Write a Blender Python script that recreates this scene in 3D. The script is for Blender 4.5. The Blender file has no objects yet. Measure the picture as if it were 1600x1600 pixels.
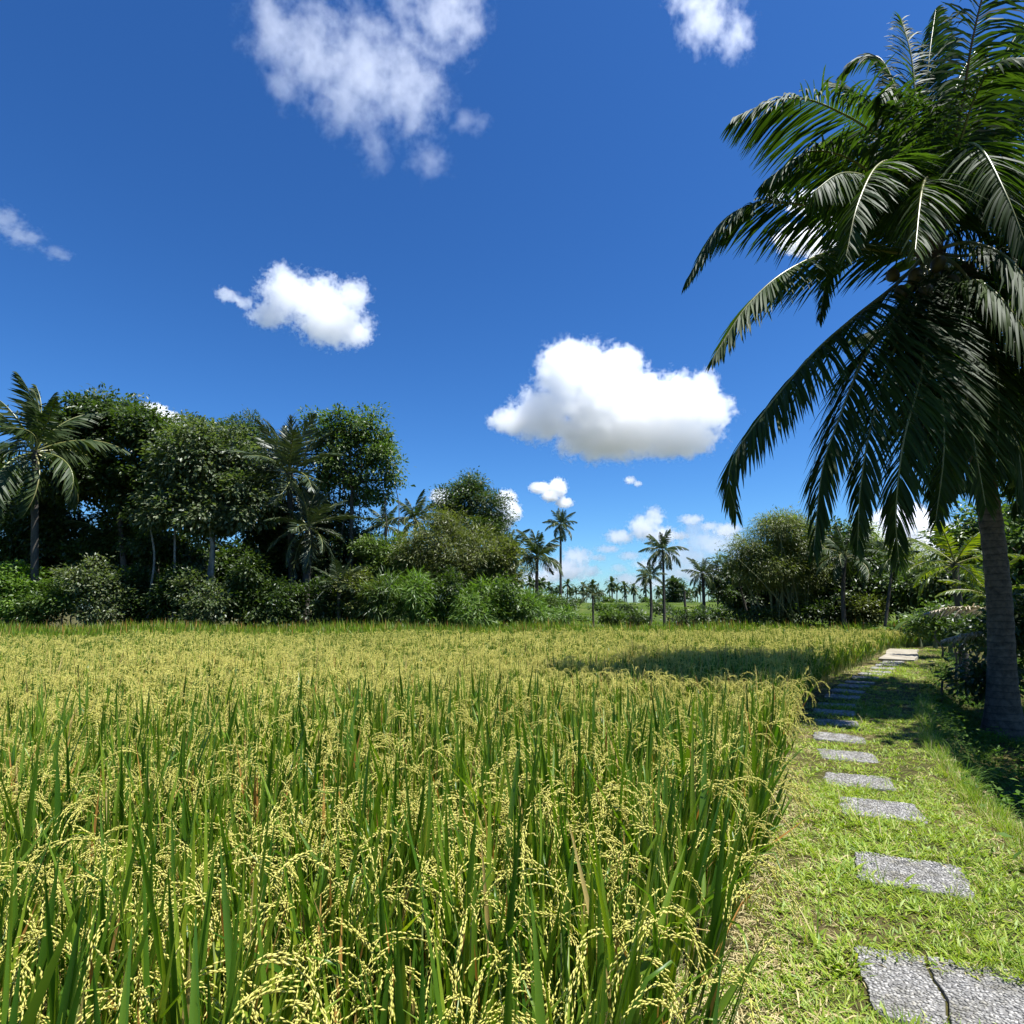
import bpy, bmesh, math, random
import numpy as np
from mathutils import Vector, Matrix, Euler

SC = bpy.context.scene
COL = SC.collection
R = np.random.default_rng(11)
RAD = math.radians

# ------------------------------------------------------------------ camera
CAMH, FPX, YH = 1.6, 960.0, 952.0
TH = math.atan((YH - 800) / FPX)
CT, ST = math.cos(TH), math.sin(TH)


def at(u, v, y):
    """point of the photograph's pixel (u, v) at distance y in front of the camera"""
    dx, up = (u - 800) / FPX, (800 - v) / FPX
    d = np.array([dx, CT - up * ST, ST + up * CT])
    return d * (y / d[1]) + np.array([0, 0, CAMH])


def on_ground(u, v, z=0.0):
    dx, up = (u - 800) / FPX, (800 - v) / FPX
    d = np.array([dx, CT - up * ST, ST + up * CT])
    return d * ((z - CAMH) / d[2]) + np.array([0, 0, CAMH])


cam_d = bpy.data.cameras.new('camera')
cam = bpy.data.objects.new('camera', cam_d)
COL.objects.link(cam)
cam.location = (0, 0, CAMH)
cam.rotation_euler = (math.pi / 2 + TH, 0, 0)
cam_d.sensor_width = 36
cam_d.lens = 36 * FPX / 1600
cam_d.clip_start = 0.05
cam_d.clip_end = 30000
SC.camera = cam

# ------------------------------------------------------------------ mesh helpers


def nrm(a):
    return a / np.maximum(np.linalg.norm(a, axis=-1, keepdims=True), 1e-9)


class MB:
    """collects vertices and faces with material slots; build() links ONE mesh object"""

    def __init__(s):
        s.v, s.f, s.m, s.n = [], [], [], 0

    def add(s, V, F, mi=0):
        V = np.asarray(V, float).reshape(-1, 3)
        F = np.asarray(F, int)
        if len(F):
            s.f.append(F + s.n)
            s.m.append(mi)
        s.v.append(V)
        s.n += len(V)

    def mesh(s, name, mats, smooth=True):
        me = bpy.data.meshes.new(name)
        V = np.concatenate(s.v) if s.v else np.zeros((0, 3))
        me.vertices.add(len(V))
        me.vertices.foreach_set('co', V.astype(np.float32).ravel())
        lt = np.concatenate([np.full(len(f), f.shape[1]) for f in s.f])
        li = np.concatenate([f.ravel() for f in s.f])
        mi = np.concatenate([np.full(len(f), m) for f, m in zip(s.f, s.m)])
        me.loops.add(len(li))
        me.loops.foreach_set('vertex_index', li.astype(np.int32))
        me.polygons.add(len(lt))
        me.polygons.foreach_set('loop_start', np.concatenate([[0], np.cumsum(lt)[:-1]]).astype(np.int32))
        me.polygons.foreach_set('material_index', mi.astype(np.int32))
        me.polygons.foreach_set('use_smooth', np.full(len(lt), smooth))
        for m in mats:
            me.materials.append(m)
        me.update(calc_edges=True)
        return me

    def build(s, name, mats, parent=None, smooth=True):
        me = s.mesh(name, mats if isinstance(mats, (list, tuple)) else [mats], smooth)
        return link(name, me, parent)


def link(name, me, parent=None):
    o = bpy.data.objects.new(name, me)
    COL.objects.link(o)
    if parent is not None:
        o.parent = parent
    return o


def tag(o, label=None, cat=None, group=None, kind=None):
    if label:
        o['label'] = label
    if cat:
        o['category'] = cat
    if group:
        o['group'] = group
    if kind:
        o['kind'] = kind
    return o


def thing(name, label, cat, loc, group=None):
    o = bpy.data.objects.new(name, None)
    COL.objects.link(o)
    o.empty_display_size = 0.2
    o.location = loc
    return tag(o, label, cat, group)


def ribbons(mb, base, d0, side, length, width, grav, segs=4, mi=0, prof=None, fold=0.0, gp=1.0, tip=0.05):
    """many tapering strips at once: base, d0, side are (N,3); length, width, grav (N,)"""
    base, d0, side = np.asarray(base, float), nrm(np.asarray(d0, float)), np.asarray(side, float)
    N = len(base)
    if N == 0:
        return
    length, width, grav = [np.broadcast_to(np.asarray(a, float), (N,)) for a in (length, width, grav)]
    if prof is None:
        t = np.linspace(0, 1, segs + 1)
        prof = np.maximum(np.minimum(1, 0.55 + 2.2 * t) * (1 - t ** 2.2), tip)
    p = base.copy()
    rows = []
    nacc = 3 if fold else 2
    for k in range(segs + 1):
        t = k / segs
        d = nrm(d0 + np.array([0, 0, -1.0]) * (grav * t ** gp)[:, None])
        if k:
            p = p + d * (length / segs)[:, None]
        sd = nrm(side - d * np.sum(side * d, -1, keepdims=True))
        w = (width * prof[k] * 0.5)[:, None]
        if fold:
            nn = np.cross(d, sd)
            rows.append(np.stack([p - sd * w, p + nn * w * fold, p + sd * w], 1))
        else:
            rows.append(np.stack([p - sd * w, p + sd * w], 1))
    V = np.stack(rows, 1).reshape(-1, 3)             # N, segs+1, nacc
    per = (segs + 1) * nacc
    q = []
    for k in range(segs):
        for a in range(nacc - 1):
            i = k * nacc + a
            q.append([i, i + 1, i + 1 + nacc, i + nacc])
    q = np.array(q)
    F = (q[None] + (np.arange(N) * per)[:, None, None]).reshape(-1, 4)
    mb.add(V, F, mi)


def spindles(mb, c, d, ln, wd, mi=0):
    """many elongated octahedra (grains)"""
    c, d = np.asarray(c, float), nrm(np.asarray(d, float))
    N = len(c)
    if N == 0:
        return
    ln, wd = np.broadcast_to(ln, (N,))[:, None] * .5, np.broadcast_to(wd, (N,))[:, None] * .5
    ref = np.where(np.abs(d[:, 2:3]) > .9, np.array([[1., 0, 0]]), np.array([[0, 0, 1.]]))
    a = nrm(np.cross(d, ref))
    b = np.cross(d, a)
    V = np.stack([c - d * ln, c + a * wd, c + b * wd, c - a * wd, c - b * wd, c + d * ln], 1).reshape(-1, 3)
    f = np.array([[0, 2, 1], [0, 3, 2], [0, 4, 3], [0, 1, 4], [5, 1, 2], [5, 2, 3], [5, 3, 4], [5, 4, 1]])
    mb.add(V, (f[None] + (np.arange(N) * 6)[:, None, None]).reshape(-1, 3), mi)


def tube(mb, pts, rad, sides=6, mi=0, cap=False):
    pts = np.asarray(pts, float)
    n = len(pts)
    rad = np.broadcast_to(rad, (n,))
    tg = nrm(np.gradient(pts, axis=0))
    ref = np.array([1., 0, 0]) if abs(tg[0][2]) > .7 else np.array([0, 0, 1.])
    a = nrm(np.cross(tg, ref))
    b = np.cross(tg, a)
    ang = np.linspace(0, 2 * math.pi, sides, endpoint=False)
    V = pts[:, None] + (a[:, None] * np.cos(ang)[None, :, None] + b[:, None] * np.sin(ang)[None, :, None]) * rad[:, None, None]
    F = []
    for k in range(n - 1):
        for j in range(sides):
            j2 = (j + 1) % sides
            F.append([k * sides + j, k * sides + j2, (k + 1) * sides + j2, (k + 1) * sides + j])
    mb.add(V.reshape(-1, 3), F, mi)
    if cap:
        V2 = V[-1]
        mb.add(np.concatenate([V2, pts[-1:]]), [[j, (j + 1) % sides, sides] for j in range(sides)], mi)


def kites(mb, pos, d, up, ln, wd, mi=0, fold=.25, sh=.45):
    """folded leaf blades: two triangles each"""
    N = len(pos)
    d = nrm(d)
    s = nrm(np.cross(d, up))
    n = np.cross(s, d)
    ln, wd = np.broadcast_to(ln, (N,))[:, None], np.broadcast_to(wd, (N,))[:, None]
    m = pos + d * ln * sh
    V = np.stack([pos, m + s * wd * .5 + n * wd * fold * .5, pos + d * ln, m - s * wd * .5 + n * wd * fold * .5], 1).reshape(-1, 3)
    f = np.array([[0, 1, 2], [0, 2, 3]])
    mb.add(V, (f[None] + (np.arange(N) * 4)[:, None, None]).reshape(-1, 3), mi)


def bez(P, n):
    """smooth curve through control points (Catmull-Rom)"""
    P = np.asarray(P, float)
    P = np.concatenate([[2 * P[0] - P[1]], P, [2 * P[-1] - P[-2]]])
    out = []
    m = len(P) - 3
    for t in np.linspace(0, m, n):
        i = min(int(t), m - 1)
        f = t - i
        a, b, c, d = P[i:i + 4]
        out.append(.5 * ((2 * b) + (c - a) * f + (2 * a - 5 * b + 4 * c - d) * f * f + (3 * b - 3 * c + d - a) * f ** 3))
    return np.array(out)


# ------------------------------------------------------------------ materials


def new_mat(name):
    m = bpy.data.materials.new(name)
    m.use_nodes = True
    nt = m.node_tree
    nt.nodes.clear()
    out = nt.nodes.new('ShaderNodeOutputMaterial')
    return m, nt, out


def N(nt, typ, **kw):
    n = nt.nodes.new(typ)
    for k, v in kw.items():
        if k.startswith('i_'):
            key = k[2:]
            n.inputs[int(key) if key.isdigit() else key].default_value = v
        else:
            setattr(n, k, v)
    return n


def ramp(nt, stops, interp='LINEAR'):
    r = nt.nodes.new('ShaderNodeValToRGB')
    r.color_ramp.interpolation = interp
    el = r.color_ramp.elements
    while len(el) > 1:
        el.remove(el[-1])
    for i, (p, c) in enumerate(stops):
        e = el[0] if i == 0 else el.new(p)
        e.position = p
        e.color = (*c, 1)
    return r


def leaf_mat(name, cols, rough=.42, trans=.3, tcol=None, spec=.5, nscale=.5):
    """leaf colours vary from blade to blade and from spray to spray; light passes through the blades"""
    m, nt, out = new_mat(name)
    L = nt.links.new
    geo = N(nt, 'ShaderNodeNewGeometry')
    tc = N(nt, 'ShaderNodeTexCoord')
    no = N(nt, 'ShaderNodeTexNoise', i_Scale=nscale, i_Detail=2.0)
    L(tc.outputs['Object'], no.inputs['Vector'])
    oi = N(nt, 'ShaderNodeObjectInfo')
    mx = N(nt, 'ShaderNodeMath', operation='MULTIPLY_ADD')
    mx.inputs[1].default_value = .6
    L(geo.outputs['Random Per Island'], mx.inputs[0])
    m2 = N(nt, 'ShaderNodeMath', operation='MULTIPLY')
    m2.inputs[1].default_value = .3
    L(no.outputs['Fac'], m2.inputs[0])
    m3 = N(nt, 'ShaderNodeMath', operation='MULTIPLY_ADD')
    m3.inputs[1].default_value = .15
    L(oi.outputs['Random'], m3.inputs[0])
    L(m2.outputs[0], m3.inputs[2])
    L(m3.outputs[0], mx.inputs[2])
    k = len(cols)
    rp = ramp(nt, [((i + .0) / max(1, k - 1), c) for i, c in enumerate(cols)])
    L(mx.outputs[0], rp.inputs[0])
    b = N(nt, 'ShaderNodeBsdfPrincipled')
    b.inputs['Roughness'].default_value = rough
    b.inputs['Specular IOR Level'].default_value = spec
    L(rp.outputs[0], b.inputs['Base Color'])
    t = N(nt, 'ShaderNodeBsdfTranslucent')
    hs = N(nt, 'ShaderNodeMix', data_type='RGBA', blend_type='MULTIPLY')
    hs.inputs[0].default_value = 1
    L(rp.outputs[0], hs.inputs[6])
    hs.inputs[7].default_value = (*(tcol or (1.5, 1.6, .6)), 1)
    L(hs.outputs[2], t.inputs['Color'])
    mix = N(nt, 'ShaderNodeMixShader')
    mix.inputs[0].default_value = trans
    L(b.outputs[0], mix.inputs[1])
    L(t.outputs[0], mix.inputs[2])
    L(mix.outputs[0], out.inputs['Surface'])
    return m


def bark_mat(name, c1, c2, ring=0.0, scale=6):
    m, nt, out = new_mat(name)
    L = nt.links.new
    tc = N(nt, 'ShaderNodeTexCoord')
    no = N(nt, 'ShaderNodeTexNoise', i_Scale=scale, i_Detail=6.0, i_Roughness=.65)
    mp = N(nt, 'ShaderNodeMapping')
    mp.inputs['Scale'].default_value = (1, 1, .5 if not ring else 1)
    L(tc.outputs['Object'], mp.inputs[0])
    L(mp.outputs[0], no.inputs['Vector'])
    rp = ramp(nt, [(.3, c1), (.7, c2)])
    L(no.outputs['Fac'], rp.inputs[0])
    b = N(nt, 'ShaderNodeBsdfPrincipled', i_Roughness=.85)
    hgt = no.outputs['Fac']
    colr = rp.outputs[0]
    if ring:
        wv = N(nt, 'ShaderNodeTexWave', wave_type='BANDS', bands_direction='Z', wave_profile='SAW',
               i_Scale=ring, i_Distortion=2.2, i_Detail=3.0)
        wv.inputs['Detail Scale'].default_value = 1.4
        L(tc.outputs['Object'], wv.inputs['Vector'])
        r2 = ramp(nt, [(0, (.2, .18, .16)), (.22, (1, 1, 1)), (1, (.7, .7, .7))])
        L(wv.outputs['Fac'], r2.inputs[0])
        mm = N(nt, 'ShaderNodeMix', data_type='RGBA', blend_type='MULTIPLY')
        mm.inputs[0].default_value = .8
        L(colr, mm.inputs[6])
        L(r2.outputs[0], mm.inputs[7])
        colr = mm.outputs[2]
        ad = N(nt, 'ShaderNodeMath', operation='ADD')
        L(wv.outputs['Fac'], ad.inputs[0])
        L(no.outputs['Fac'], ad.inputs[1])
        hgt = ad.outputs[0]
    L(colr, b.inputs['Base Color'])
    bp = N(nt, 'ShaderNodeBump', i_Strength=.8, i_Distance=.045)
    L(hgt, bp.inputs['Height'])
    L(bp.outputs[0], b.inputs['Normal'])
    L(b.outputs[0], out.inputs['Surface'])
    return m


M = {}
M['rice_leaf'] = leaf_mat('rice leaf', [(.02, .065, .008), (.045, .12, .01), (.1, .185, .013), (.21, .285, .02), (.4, .37, .045)], .4, .4, (1.35, 1.45, .35), .4)
M['rice_dry'] = leaf_mat('dry rice leaf', [(.34, .13, .03), (.42, .22, .05), (.48, .38, .13), (.34, .3, .05)], .6, .35, (1.2, 1, .6), .3)
M['rice_grain'] = leaf_mat('rice grain', [(.46, .48, .09), (.61, .58, .13), (.71, .65, .18), (.78, .71, .28)], .55, .3, (1.15, 1.05, .4), .3)
M['rice_stem'] = leaf_mat('rice stem', [(.12, .17, .04), (.22, .25, .07)], .5, .1)
M['grass_green'] = leaf_mat('path grass', [(.055, .13, .012), (.15, .25, .02), (.28, .37, .032), (.44, .45, .095)], .5, .35, (1.3, 1.4, .4), .35)
M['grass_straw'] = leaf_mat('straw', [(.28, .18, .07), (.48, .39, .18), (.64, .57, .32)], .7, .25, (1.1, 1, .7), .25)
M['grass_rank'] = leaf_mat('rank grass', [(.04, .09, .012), (.08, .15, .022), (.15, .22, .035)], .6, .38, (1.3, 1.5, .5), .15)
M['palm_leaf'] = leaf_mat('coconut leaflet', [(.02, .036, .01), (.034, .06, .014), (.065, .1, .02)], .58, .36, (1.7, 2.1, .4), .2, 1.5)
M['palm_leaf_old'] = leaf_mat('withered coconut leaflet', [(.09, .06, .025), (.16, .11, .045), (.24, .18, .08)], .65, .3, (1.3, 1.1, .5), .25, 1.5)
M['palm_leaf_far'] = leaf_mat('distant coconut leaflet', [(.02, .036, .011), (.036, .06, .016), (.065, .088, .026)], .5, .22, (1.3, 1.5, .5), .25)
M['palm_leaf_stiff'] = leaf_mat('grey green palm leaflet', [(.025, .042, .018), (.045, .066, .028), (.085, .1, .05)], .42, .15, (1.1, 1.3, .5), .45)
M['palm_leaf_yellow'] = leaf_mat('yellow green palm leaflet', [(.06, .11, .012), (.13, .19, .016), (.25, .26, .025)], .4, .5, (1.4, 1.4, .3), .45)
M['palm_leaf_dead'] = leaf_mat('dead bleached palm leaflet', [(.28, .22, .14), (.42, .36, .26), (.55, .5, .4)], .65, .2, (1, .9, .7), .3)
M['rachis'] = leaf_mat('palm midrib', [(.1, .13, .03), (.2, .2, .06), (.28, .24, .1)], .35, .0, None, .5)
M['rachis_dark'] = leaf_mat('brown palm midrib', [(.09, .05, .03), (.15, .09, .05)], .45, .0, None, .5)
M['fibre'] = bark_mat('palm fibre', (.05, .03, .018), (.13, .08, .045), 0, 12)
M['coconut'] = leaf_mat('coconut husk', [(.06, .055, .025), (.1, .08, .04)], .45, 0, None, .4)
M['palm_bark'] = bark_mat('palm bark', (.045, .034, .025), (.2, .155, .115), 2.6, 9)
M['palm_bark_far'] = bark_mat('distant palm bark', (.03, .026, .02), (.075, .065, .05), 0, 4)
M['bark_pale'] = bark_mat('pale bark', (.1, .09, .075), (.28, .26, .22))
M['bark_dark'] = bark_mat('dark bark', (.05, .04, .03), (.13, .11, .085))
M['bamboo'] = bark_mat('bamboo culm', (.08, .1, .04), (.2, .2, .09), 0, 2)

# leaf greens of the woods: dark base colours; a few warmer or lighter kinds
GREENS = {
    'deep': [(.014, .03, .008), (.028, .054, .013), (.05, .084, .02), (.085, .12, .034)],
    'mid': [(.028, .055, .014), (.055, .1, .022), (.09, .145, .032), (.13, .18, .05)],
    'blue': [(.022, .042, .022), (.038, .068, .034), (.066, .1, .052)],
    'olive': [(.042, .055, .016), (.072, .094, .024), (.12, .145, .04), (.17, .185, .065)],
    'bright': [(.045, .09, .015), (.08, .155, .025), (.13, .22, .04), (.19, .26, .06)],
    'grey': [(.036, .06, .025), (.06, .095, .04), (.12, .15, .08), (.18, .2, .13)],
    'lime': [(.1, .15, .015), (.17, .22, .02), (.25, .28, .035)],
    'bamboo': [(.05, .075, .018), (.09, .12, .03), (.15, .18, .045), (.2, .22, .06)],
}
for k, c in GREENS.items():
    c = [tuple(x * f for x, f in zip(q, (1.12, 1.06, .9))) for q in c]
    M['leaf_' + k] = leaf_mat(k + ' green foliage', c, .42, .38 if k not in ('lime', 'bamboo') else .45, (1.3, 1.5, .5), .5)

# ------------------------------------------------------------------ the lie of the land
STONE_PX = [(1485, 1557), (1422, 1370), (1375, 1268), (1341, 1219), (1324, 1180), (1311, 1153), (1306, 1131)]
path_pts = [(0.1, -3.0), (0.75, -.2)] + [tuple(on_ground(*p)[:2]) for p in STONE_PX]
path_pts += [tuple(on_ground(*p)[:2]) for p in [(1304, 1108), (1322, 1084), (1348, 1063), (1380, 1045), (1404, 1028), (1428, 1014)]]
path_pts += [(24.5, 30.5), (45, 42)]
PATH = bez(path_pts, 260)[:, :2]
_seg = PATH[1:] - PATH[:-1]
_sl = np.linalg.norm(_seg, axis=1)
_cum = np.concatenate([[0], np.cumsum(_sl)])


def path_sd(x, y):
    """signed distance to the path's middle (right positive) and length along it"""
    P = np.stack([np.asarray(x, float).ravel(), np.asarray(y, float).ravel()], 1)
    best = np.full(len(P), 1e9)
    sg = np.zeros(len(P))
    al = np.zeros(len(P))
    for i in range(len(_seg)):
        w = P - PATH[i]
        t = np.clip((w @ _seg[i]) / (_sl[i] ** 2), 0, 1)
        q = w - t[:, None] * _seg[i]
        d = np.hypot(q[:, 0], q[:, 1])
        k = d < best
        best[k] = d[k]
        cr = w[:, 0] * _seg[i][1] - w[:, 1] * _seg[i][0]
        sg[k] = np.where(cr[k] >= 0, 1, -1)
        al[k] = _cum[i] + t[k] * _sl[i]
    return best * sg, al


def sstep(a, b, x):
    t = np.clip((x - a) / (b - a), 0, 1)
    return t * t * (3 - 2 * t)


def bank_edge(al):
    return .88 + .45 * sstep(9, 16, al)


def rice_edge(al):
    return -1.06 + .14 * sstep(3, 6, al) + .33 * sstep(7, 12, al) + .06 * np.sin(al * 2.1) + .05 * np.sin(al * 5.3)


def ground_z(x, y):
    x, y = np.atleast_1d(np.asarray(x, float)), np.atleast_1d(np.asarray(y, float))
    sd, al = path_sd(x, y)
    e = bank_edge(al)
    near = 1 - sstep(34, 60, np.hypot(x, y))
    z = .03 * np.sin(x * 3.1 + 1.3 * np.sin(y * 2.3)) * .5 * near
    z = z - .08 * sstep(.55, 1.0, -sd) * near
    z = z - .62 * sstep(e - .05, e + .55, sd) * near + .12 * np.sin(x * 1.3 + y) * sstep(e, e + 1.5, sd) * near
    return z


def gz(x, y):
    return float(ground_z(x, y)[0])


# ground: one sheet, finer near the camera, reaching past the horizon
xs = np.concatenate([-np.geomspace(6000, 62, 14), np.arange(-60, 0, 2.0), np.arange(0, 16, .16), np.arange(16, 40, .8), np.arange(40, 62, 3), np.geomspace(64, 6000, 14)])
ys = np.concatenate([[-300, -60, -20], np.arange(-6, 0, 1), np.arange(0, 22, .16), np.arange(22, 40, .7), np.arange(40, 62, 3), np.geomspace(64, 9000, 14)])
X, Y = np.meshgrid(xs, ys)
Z = ground_z(X.ravel(), Y.ravel())
nx, ny = len(xs), len(ys)
ii = np.arange(nx * ny).reshape(ny, nx)
F = np.stack([ii[:-1, :-1], ii[:-1, 1:], ii[1:, 1:], ii[1:, :-1]], -1).reshape(-1, 4)
mb = MB()
mb.add(np.stack([X.ravel(), Y.ravel(), Z], 1), F)

m, nt, out = new_mat('earth and trodden grass')
L = nt.links.new
tc = N(nt, 'ShaderNodeTexCoord')
n1 = N(nt, 'ShaderNodeTexNoise', i_Scale=.9, i_Detail=5.0)
n2 = N(nt, 'ShaderNodeTexNoise', i_Scale=38.0, i_Detail=6.0, i_Roughness=.7)
L(tc.outputs['Object'], n1.inputs['Vector'])
L(tc.outputs['Object'], n2.inputs['Vector'])
r1 = ramp(nt, [(.3, (.045, .055, .014)), (.5, (.08, .075, .022)), (.7, (.13, .1, .045))])
r2 = ramp(nt, [(.25, (.3, .26, .2)), (.5, (.8, .8, .75)), (.75, (1.5, 1.4, 1.1))])
L(n1.outputs['Fac'], r1.inputs[0])
L(n2.outputs['Fac'], r2.inputs[0])
mm = N(nt, 'ShaderNodeMix', data_type='RGBA', blend_type='MULTIPLY')
mm.inputs[0].default_value = 1
L(r1.outputs[0], mm.inputs[6])
L(r2.outputs[0], mm.inputs[7])
b = N(nt, 'ShaderNodeBsdfPrincipled', i_Roughness=.95)
b.inputs['Specular IOR Level'].default_value = .15
bp = N(nt, 'ShaderNodeBump', i_Strength=.8, i_Distance=.03)
L(n2.outputs['Fac'], bp.inputs['Height'])
L(bp.outputs[0], b.inputs['Normal'])
L(mm.outputs[2], b.inputs['Base Color'])
L(b.outputs[0], out.inputs['Surface'])
M['earth'] = m
tag(mb.build('ground', M['earth']), kind='structure')

# ------------------------------------------------------------------ scattering for what nobody could count


def scatter(name, pts, rot, scl, idx, objs, kind='stuff'):
    me = bpy.data.meshes.new(name)
    me.vertices.add(len(pts))
    me.vertices.foreach_set('co', np.asarray(pts, np.float32).ravel())
    for nm, ty, fld, val in (('turn', 'FLOAT_VECTOR', 'vector', rot), ('size', 'FLOAT', 'value', scl), ('pick', 'INT', 'value', idx)):
        a = me.attributes.new(nm, ty, 'POINT')
        a.data.foreach_set(fld, np.asarray(val, np.int32 if ty == 'INT' else np.float32).ravel())
    o = link(name, me)
    tag(o, kind=kind)
    c = bpy.data.collections.new(name + '_kinds')
    for q in objs:
        c.objects.link(q)
    g = bpy.data.node_groups.new(name + '_spread', 'GeometryNodeTree')
    g.interface.new_socket('Geometry', in_out='INPUT', socket_type='NodeSocketGeometry')
    g.interface.new_socket('Geometry', in_out='OUTPUT', socket_type='NodeSocketGeometry')
    gi, go = g.nodes.new('NodeGroupInput'), g.nodes.new('NodeGroupOutput')
    ci = g.nodes.new('GeometryNodeCollectionInfo')
    ci.inputs['Collection'].default_value = c
    ci.inputs['Separate Children'].default_value = True
    ci.inputs['Reset Children'].default_value = True
    ip = g.nodes.new('GeometryNodeInstanceOnPoints')
    ip.inputs['Pick Instance'].default_value = True

    def attr(nm, ty):
        n = g.nodes.new('GeometryNodeInputNamedAttribute')
        n.data_type = ty
        n.inputs[0].default_value = nm
        return next(s for s in n.outputs if s.enabled and s.name == 'Attribute')
    g.links.new(gi.outputs[0], ip.inputs['Points'])
    g.links.new(ci.outputs[0], ip.inputs['Instance'])
    g.links.new(attr('pick', 'INT'), ip.inputs['Instance Index'])
    e2r = g.nodes.new('FunctionNodeEulerToRotation')
    g.links.new(attr('turn', 'FLOAT_VECTOR'), e2r.inputs[0])
    g.links.new(e2r.outputs[0], ip.inputs['Rotation'])
    g.links.new(attr('size', 'FLOAT'), ip.inputs['Scale'])
    g.links.new(ip.outputs[0], go.inputs[0])
    md = o.modifiers.new('spread', 'NODES')
    md.node_group = g
    return o


def kind_obj(mb, name, mats, i):
    me = mb.mesh(name, mats)
    return bpy.data.objects.new('%s_%03d' % (name, i), me)


# ---- rice plants
def rice_plant(rng, lod, grain=True):
    mb = MB()
    nt_ = int(rng.integers(7, 10)) if lod < 2 else int(rng.integers(6, 9))
    for _ in range(nt_):
        a = rng.uniform(0, 2 * math.pi)
        out_ = np.array([math.cos(a), math.sin(a), 0])
        b0 = out_ * rng.uniform(.005, .06)
        lean = rng.uniform(.03, .26)
        H = rng.uniform(.44, .6)
        sd = np.array([out_ * lean + [0, 0, 1]])
        # stem
        ribbons(mb, [b0], sd, [np.cross(out_, [0, 0, 1])], H, .006, .0, 1, 3, np.array([1, .7]))
        top = b0 + nrm(sd)[0] * H
        # blades
        nb = (5, 4, 3)[lod]
        base, dd, ss, ln, wd, gr, dry = [], [], [], [], [], [], []
        for k in range(nb):
            f = rng.uniform(.25, .85) if k else .9
            ba = a + rng.normal(0, 1.2)
            o2 = np.array([math.cos(ba), math.sin(ba), 0])
            base.append(b0 + nrm(sd)[0] * H * f)
            tilt = rng.uniform(.03, .3) if rng.random() < .88 else rng.uniform(.4, .9)
            dd.append(o2 * tilt + [0, 0, 1])
            ss.append(np.cross(o2, [0, 0, 1]) + rng.normal(0, .35, 3))
            ln.append(rng.uniform(.25, .47) * (1.15 if f > .7 else 1) * (1, .82, .72)[lod])
            big = rng.random() < (.3, .22, .12)[lod]
            ln[-1:] = []
            ln.append(rng.uniform(.24, .43) * (1.16 if big else 1) * (1.08 if f > .7 else 1) * (1, .84, .76)[lod])
            wd.append(rng.uniform(.012, .022) * (1.5 if big else 1))
            gr.append(rng.uniform(.0, .2) if big else rng.uniform(.0, .4) if rng.random() < .8 else rng.uniform(.6, 1.8))
            dry.append(rng.random() < (.05 if f > .6 else .16))
        dry = np.array(dry)
        seg = (6, 4, 2)[lod]
        for flag, mi in ((False, 0), (True, 1)):
            k = np.where(dry == flag)[0]
            if len(k):
                ribbons(mb, np.array(base)[k], np.array(dd)[k], np.array(ss)[k], np.array(ln)[k], np.array(wd)[k], np.array(gr)[k], seg, mi, fold=.35 if lod == 0 else 0, gp=1.4)
        # panicle
        if not grain or rng.random() < (.4, .45, .57)[lod]:
            continue
        pa = a + rng.normal(0, .9)
        po = np.array([math.cos(pa), math.sin(pa), 0])
        pl = rng.uniform(.24, .36)
        n = 13
        bend = rng.uniform(1.3, 2.6)
        p, d = top.copy(), nrm(po * rng.uniform(.12, .3) + [0, 0, 1])
        axis = [p.copy()]
        dirs = [d.copy()]
        rise = rng.uniform(.07, .16) + (0, .02, .04)[lod]
        p = p + d * rise
        axis.append(p.copy())
        dirs.append(d.copy())
        for k in range(n):
            t = (k + 1) / n
            d = nrm(d + po * .13 * bend * .4 + np.array([0, 0, -1]) * .17 * bend * (.5 + t))
            p = p + d * pl / n
            axis.append(p.copy())
            dirs.append(d.copy())
        axis, dirs = np.array(axis), np.array(dirs)
        ribbons(mb, axis[:1], dirs[:1], [np.cross(po, [0, 0, 1])], rise, .004, 0, 1, 3, np.array([1, 1]))
        gc, gd = [], []
        step = (.0098, .018, .036)[lod]
        gl, gw = ((.017, .0044), (.025, .0068), (.044, .012))[lod]
        nbr = (9, 8, 5)[lod]
        for k in range(nbr):
            i = 1 + int((k + .5) / nbr * (n - 1))
            q, e = axis[i].copy(), dirs[i].copy()
            sa = rng.normal(0, 1, 3)
            e = nrm(e + nrm(sa) * .24 + po * .08)
            bl = rng.uniform(.08, .15) * (1.1 - .5 * k / nbr)
            m_ = max(2, int(bl / step))
            for j in range(m_):
                e = nrm(e + np.array([0, 0, -1]) * .1 * step / .0098)
                q = q + e * step
                off = nrm(rng.normal(0, 1, 3)) * gw * .55
                gc.append(q + off)
                gd.append(e + nrm(rng.normal(0, 1, 3)) * .18)
        spindles(mb, gc, gd, gl * rng.uniform(.9, 1.1, len(gc)), gw * rng.uniform(.85, 1.15, len(gc)), 2)
    return mb


RM = [M['rice_leaf'], M['rice_dry'], M['rice_grain'], M['rice_stem']]
kinds = []
rk = np.random.default_rng(5)
spec = [(0, True)] * 12 + [(1, True)] * 8 + [(2, True)] * 8 + [(2, False)] * 5 + [(1, False)] * 4
for i, (lod, g_) in enumerate(spec):
    kinds.append(kind_obj(rice_plant(rk, lod, g_), 'rice_plant', RM, i))
HI, MID, FAR, GREENF, GREENM = (0, 12), (12, 20), (20, 28), (28, 33), (33, 37)

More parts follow.
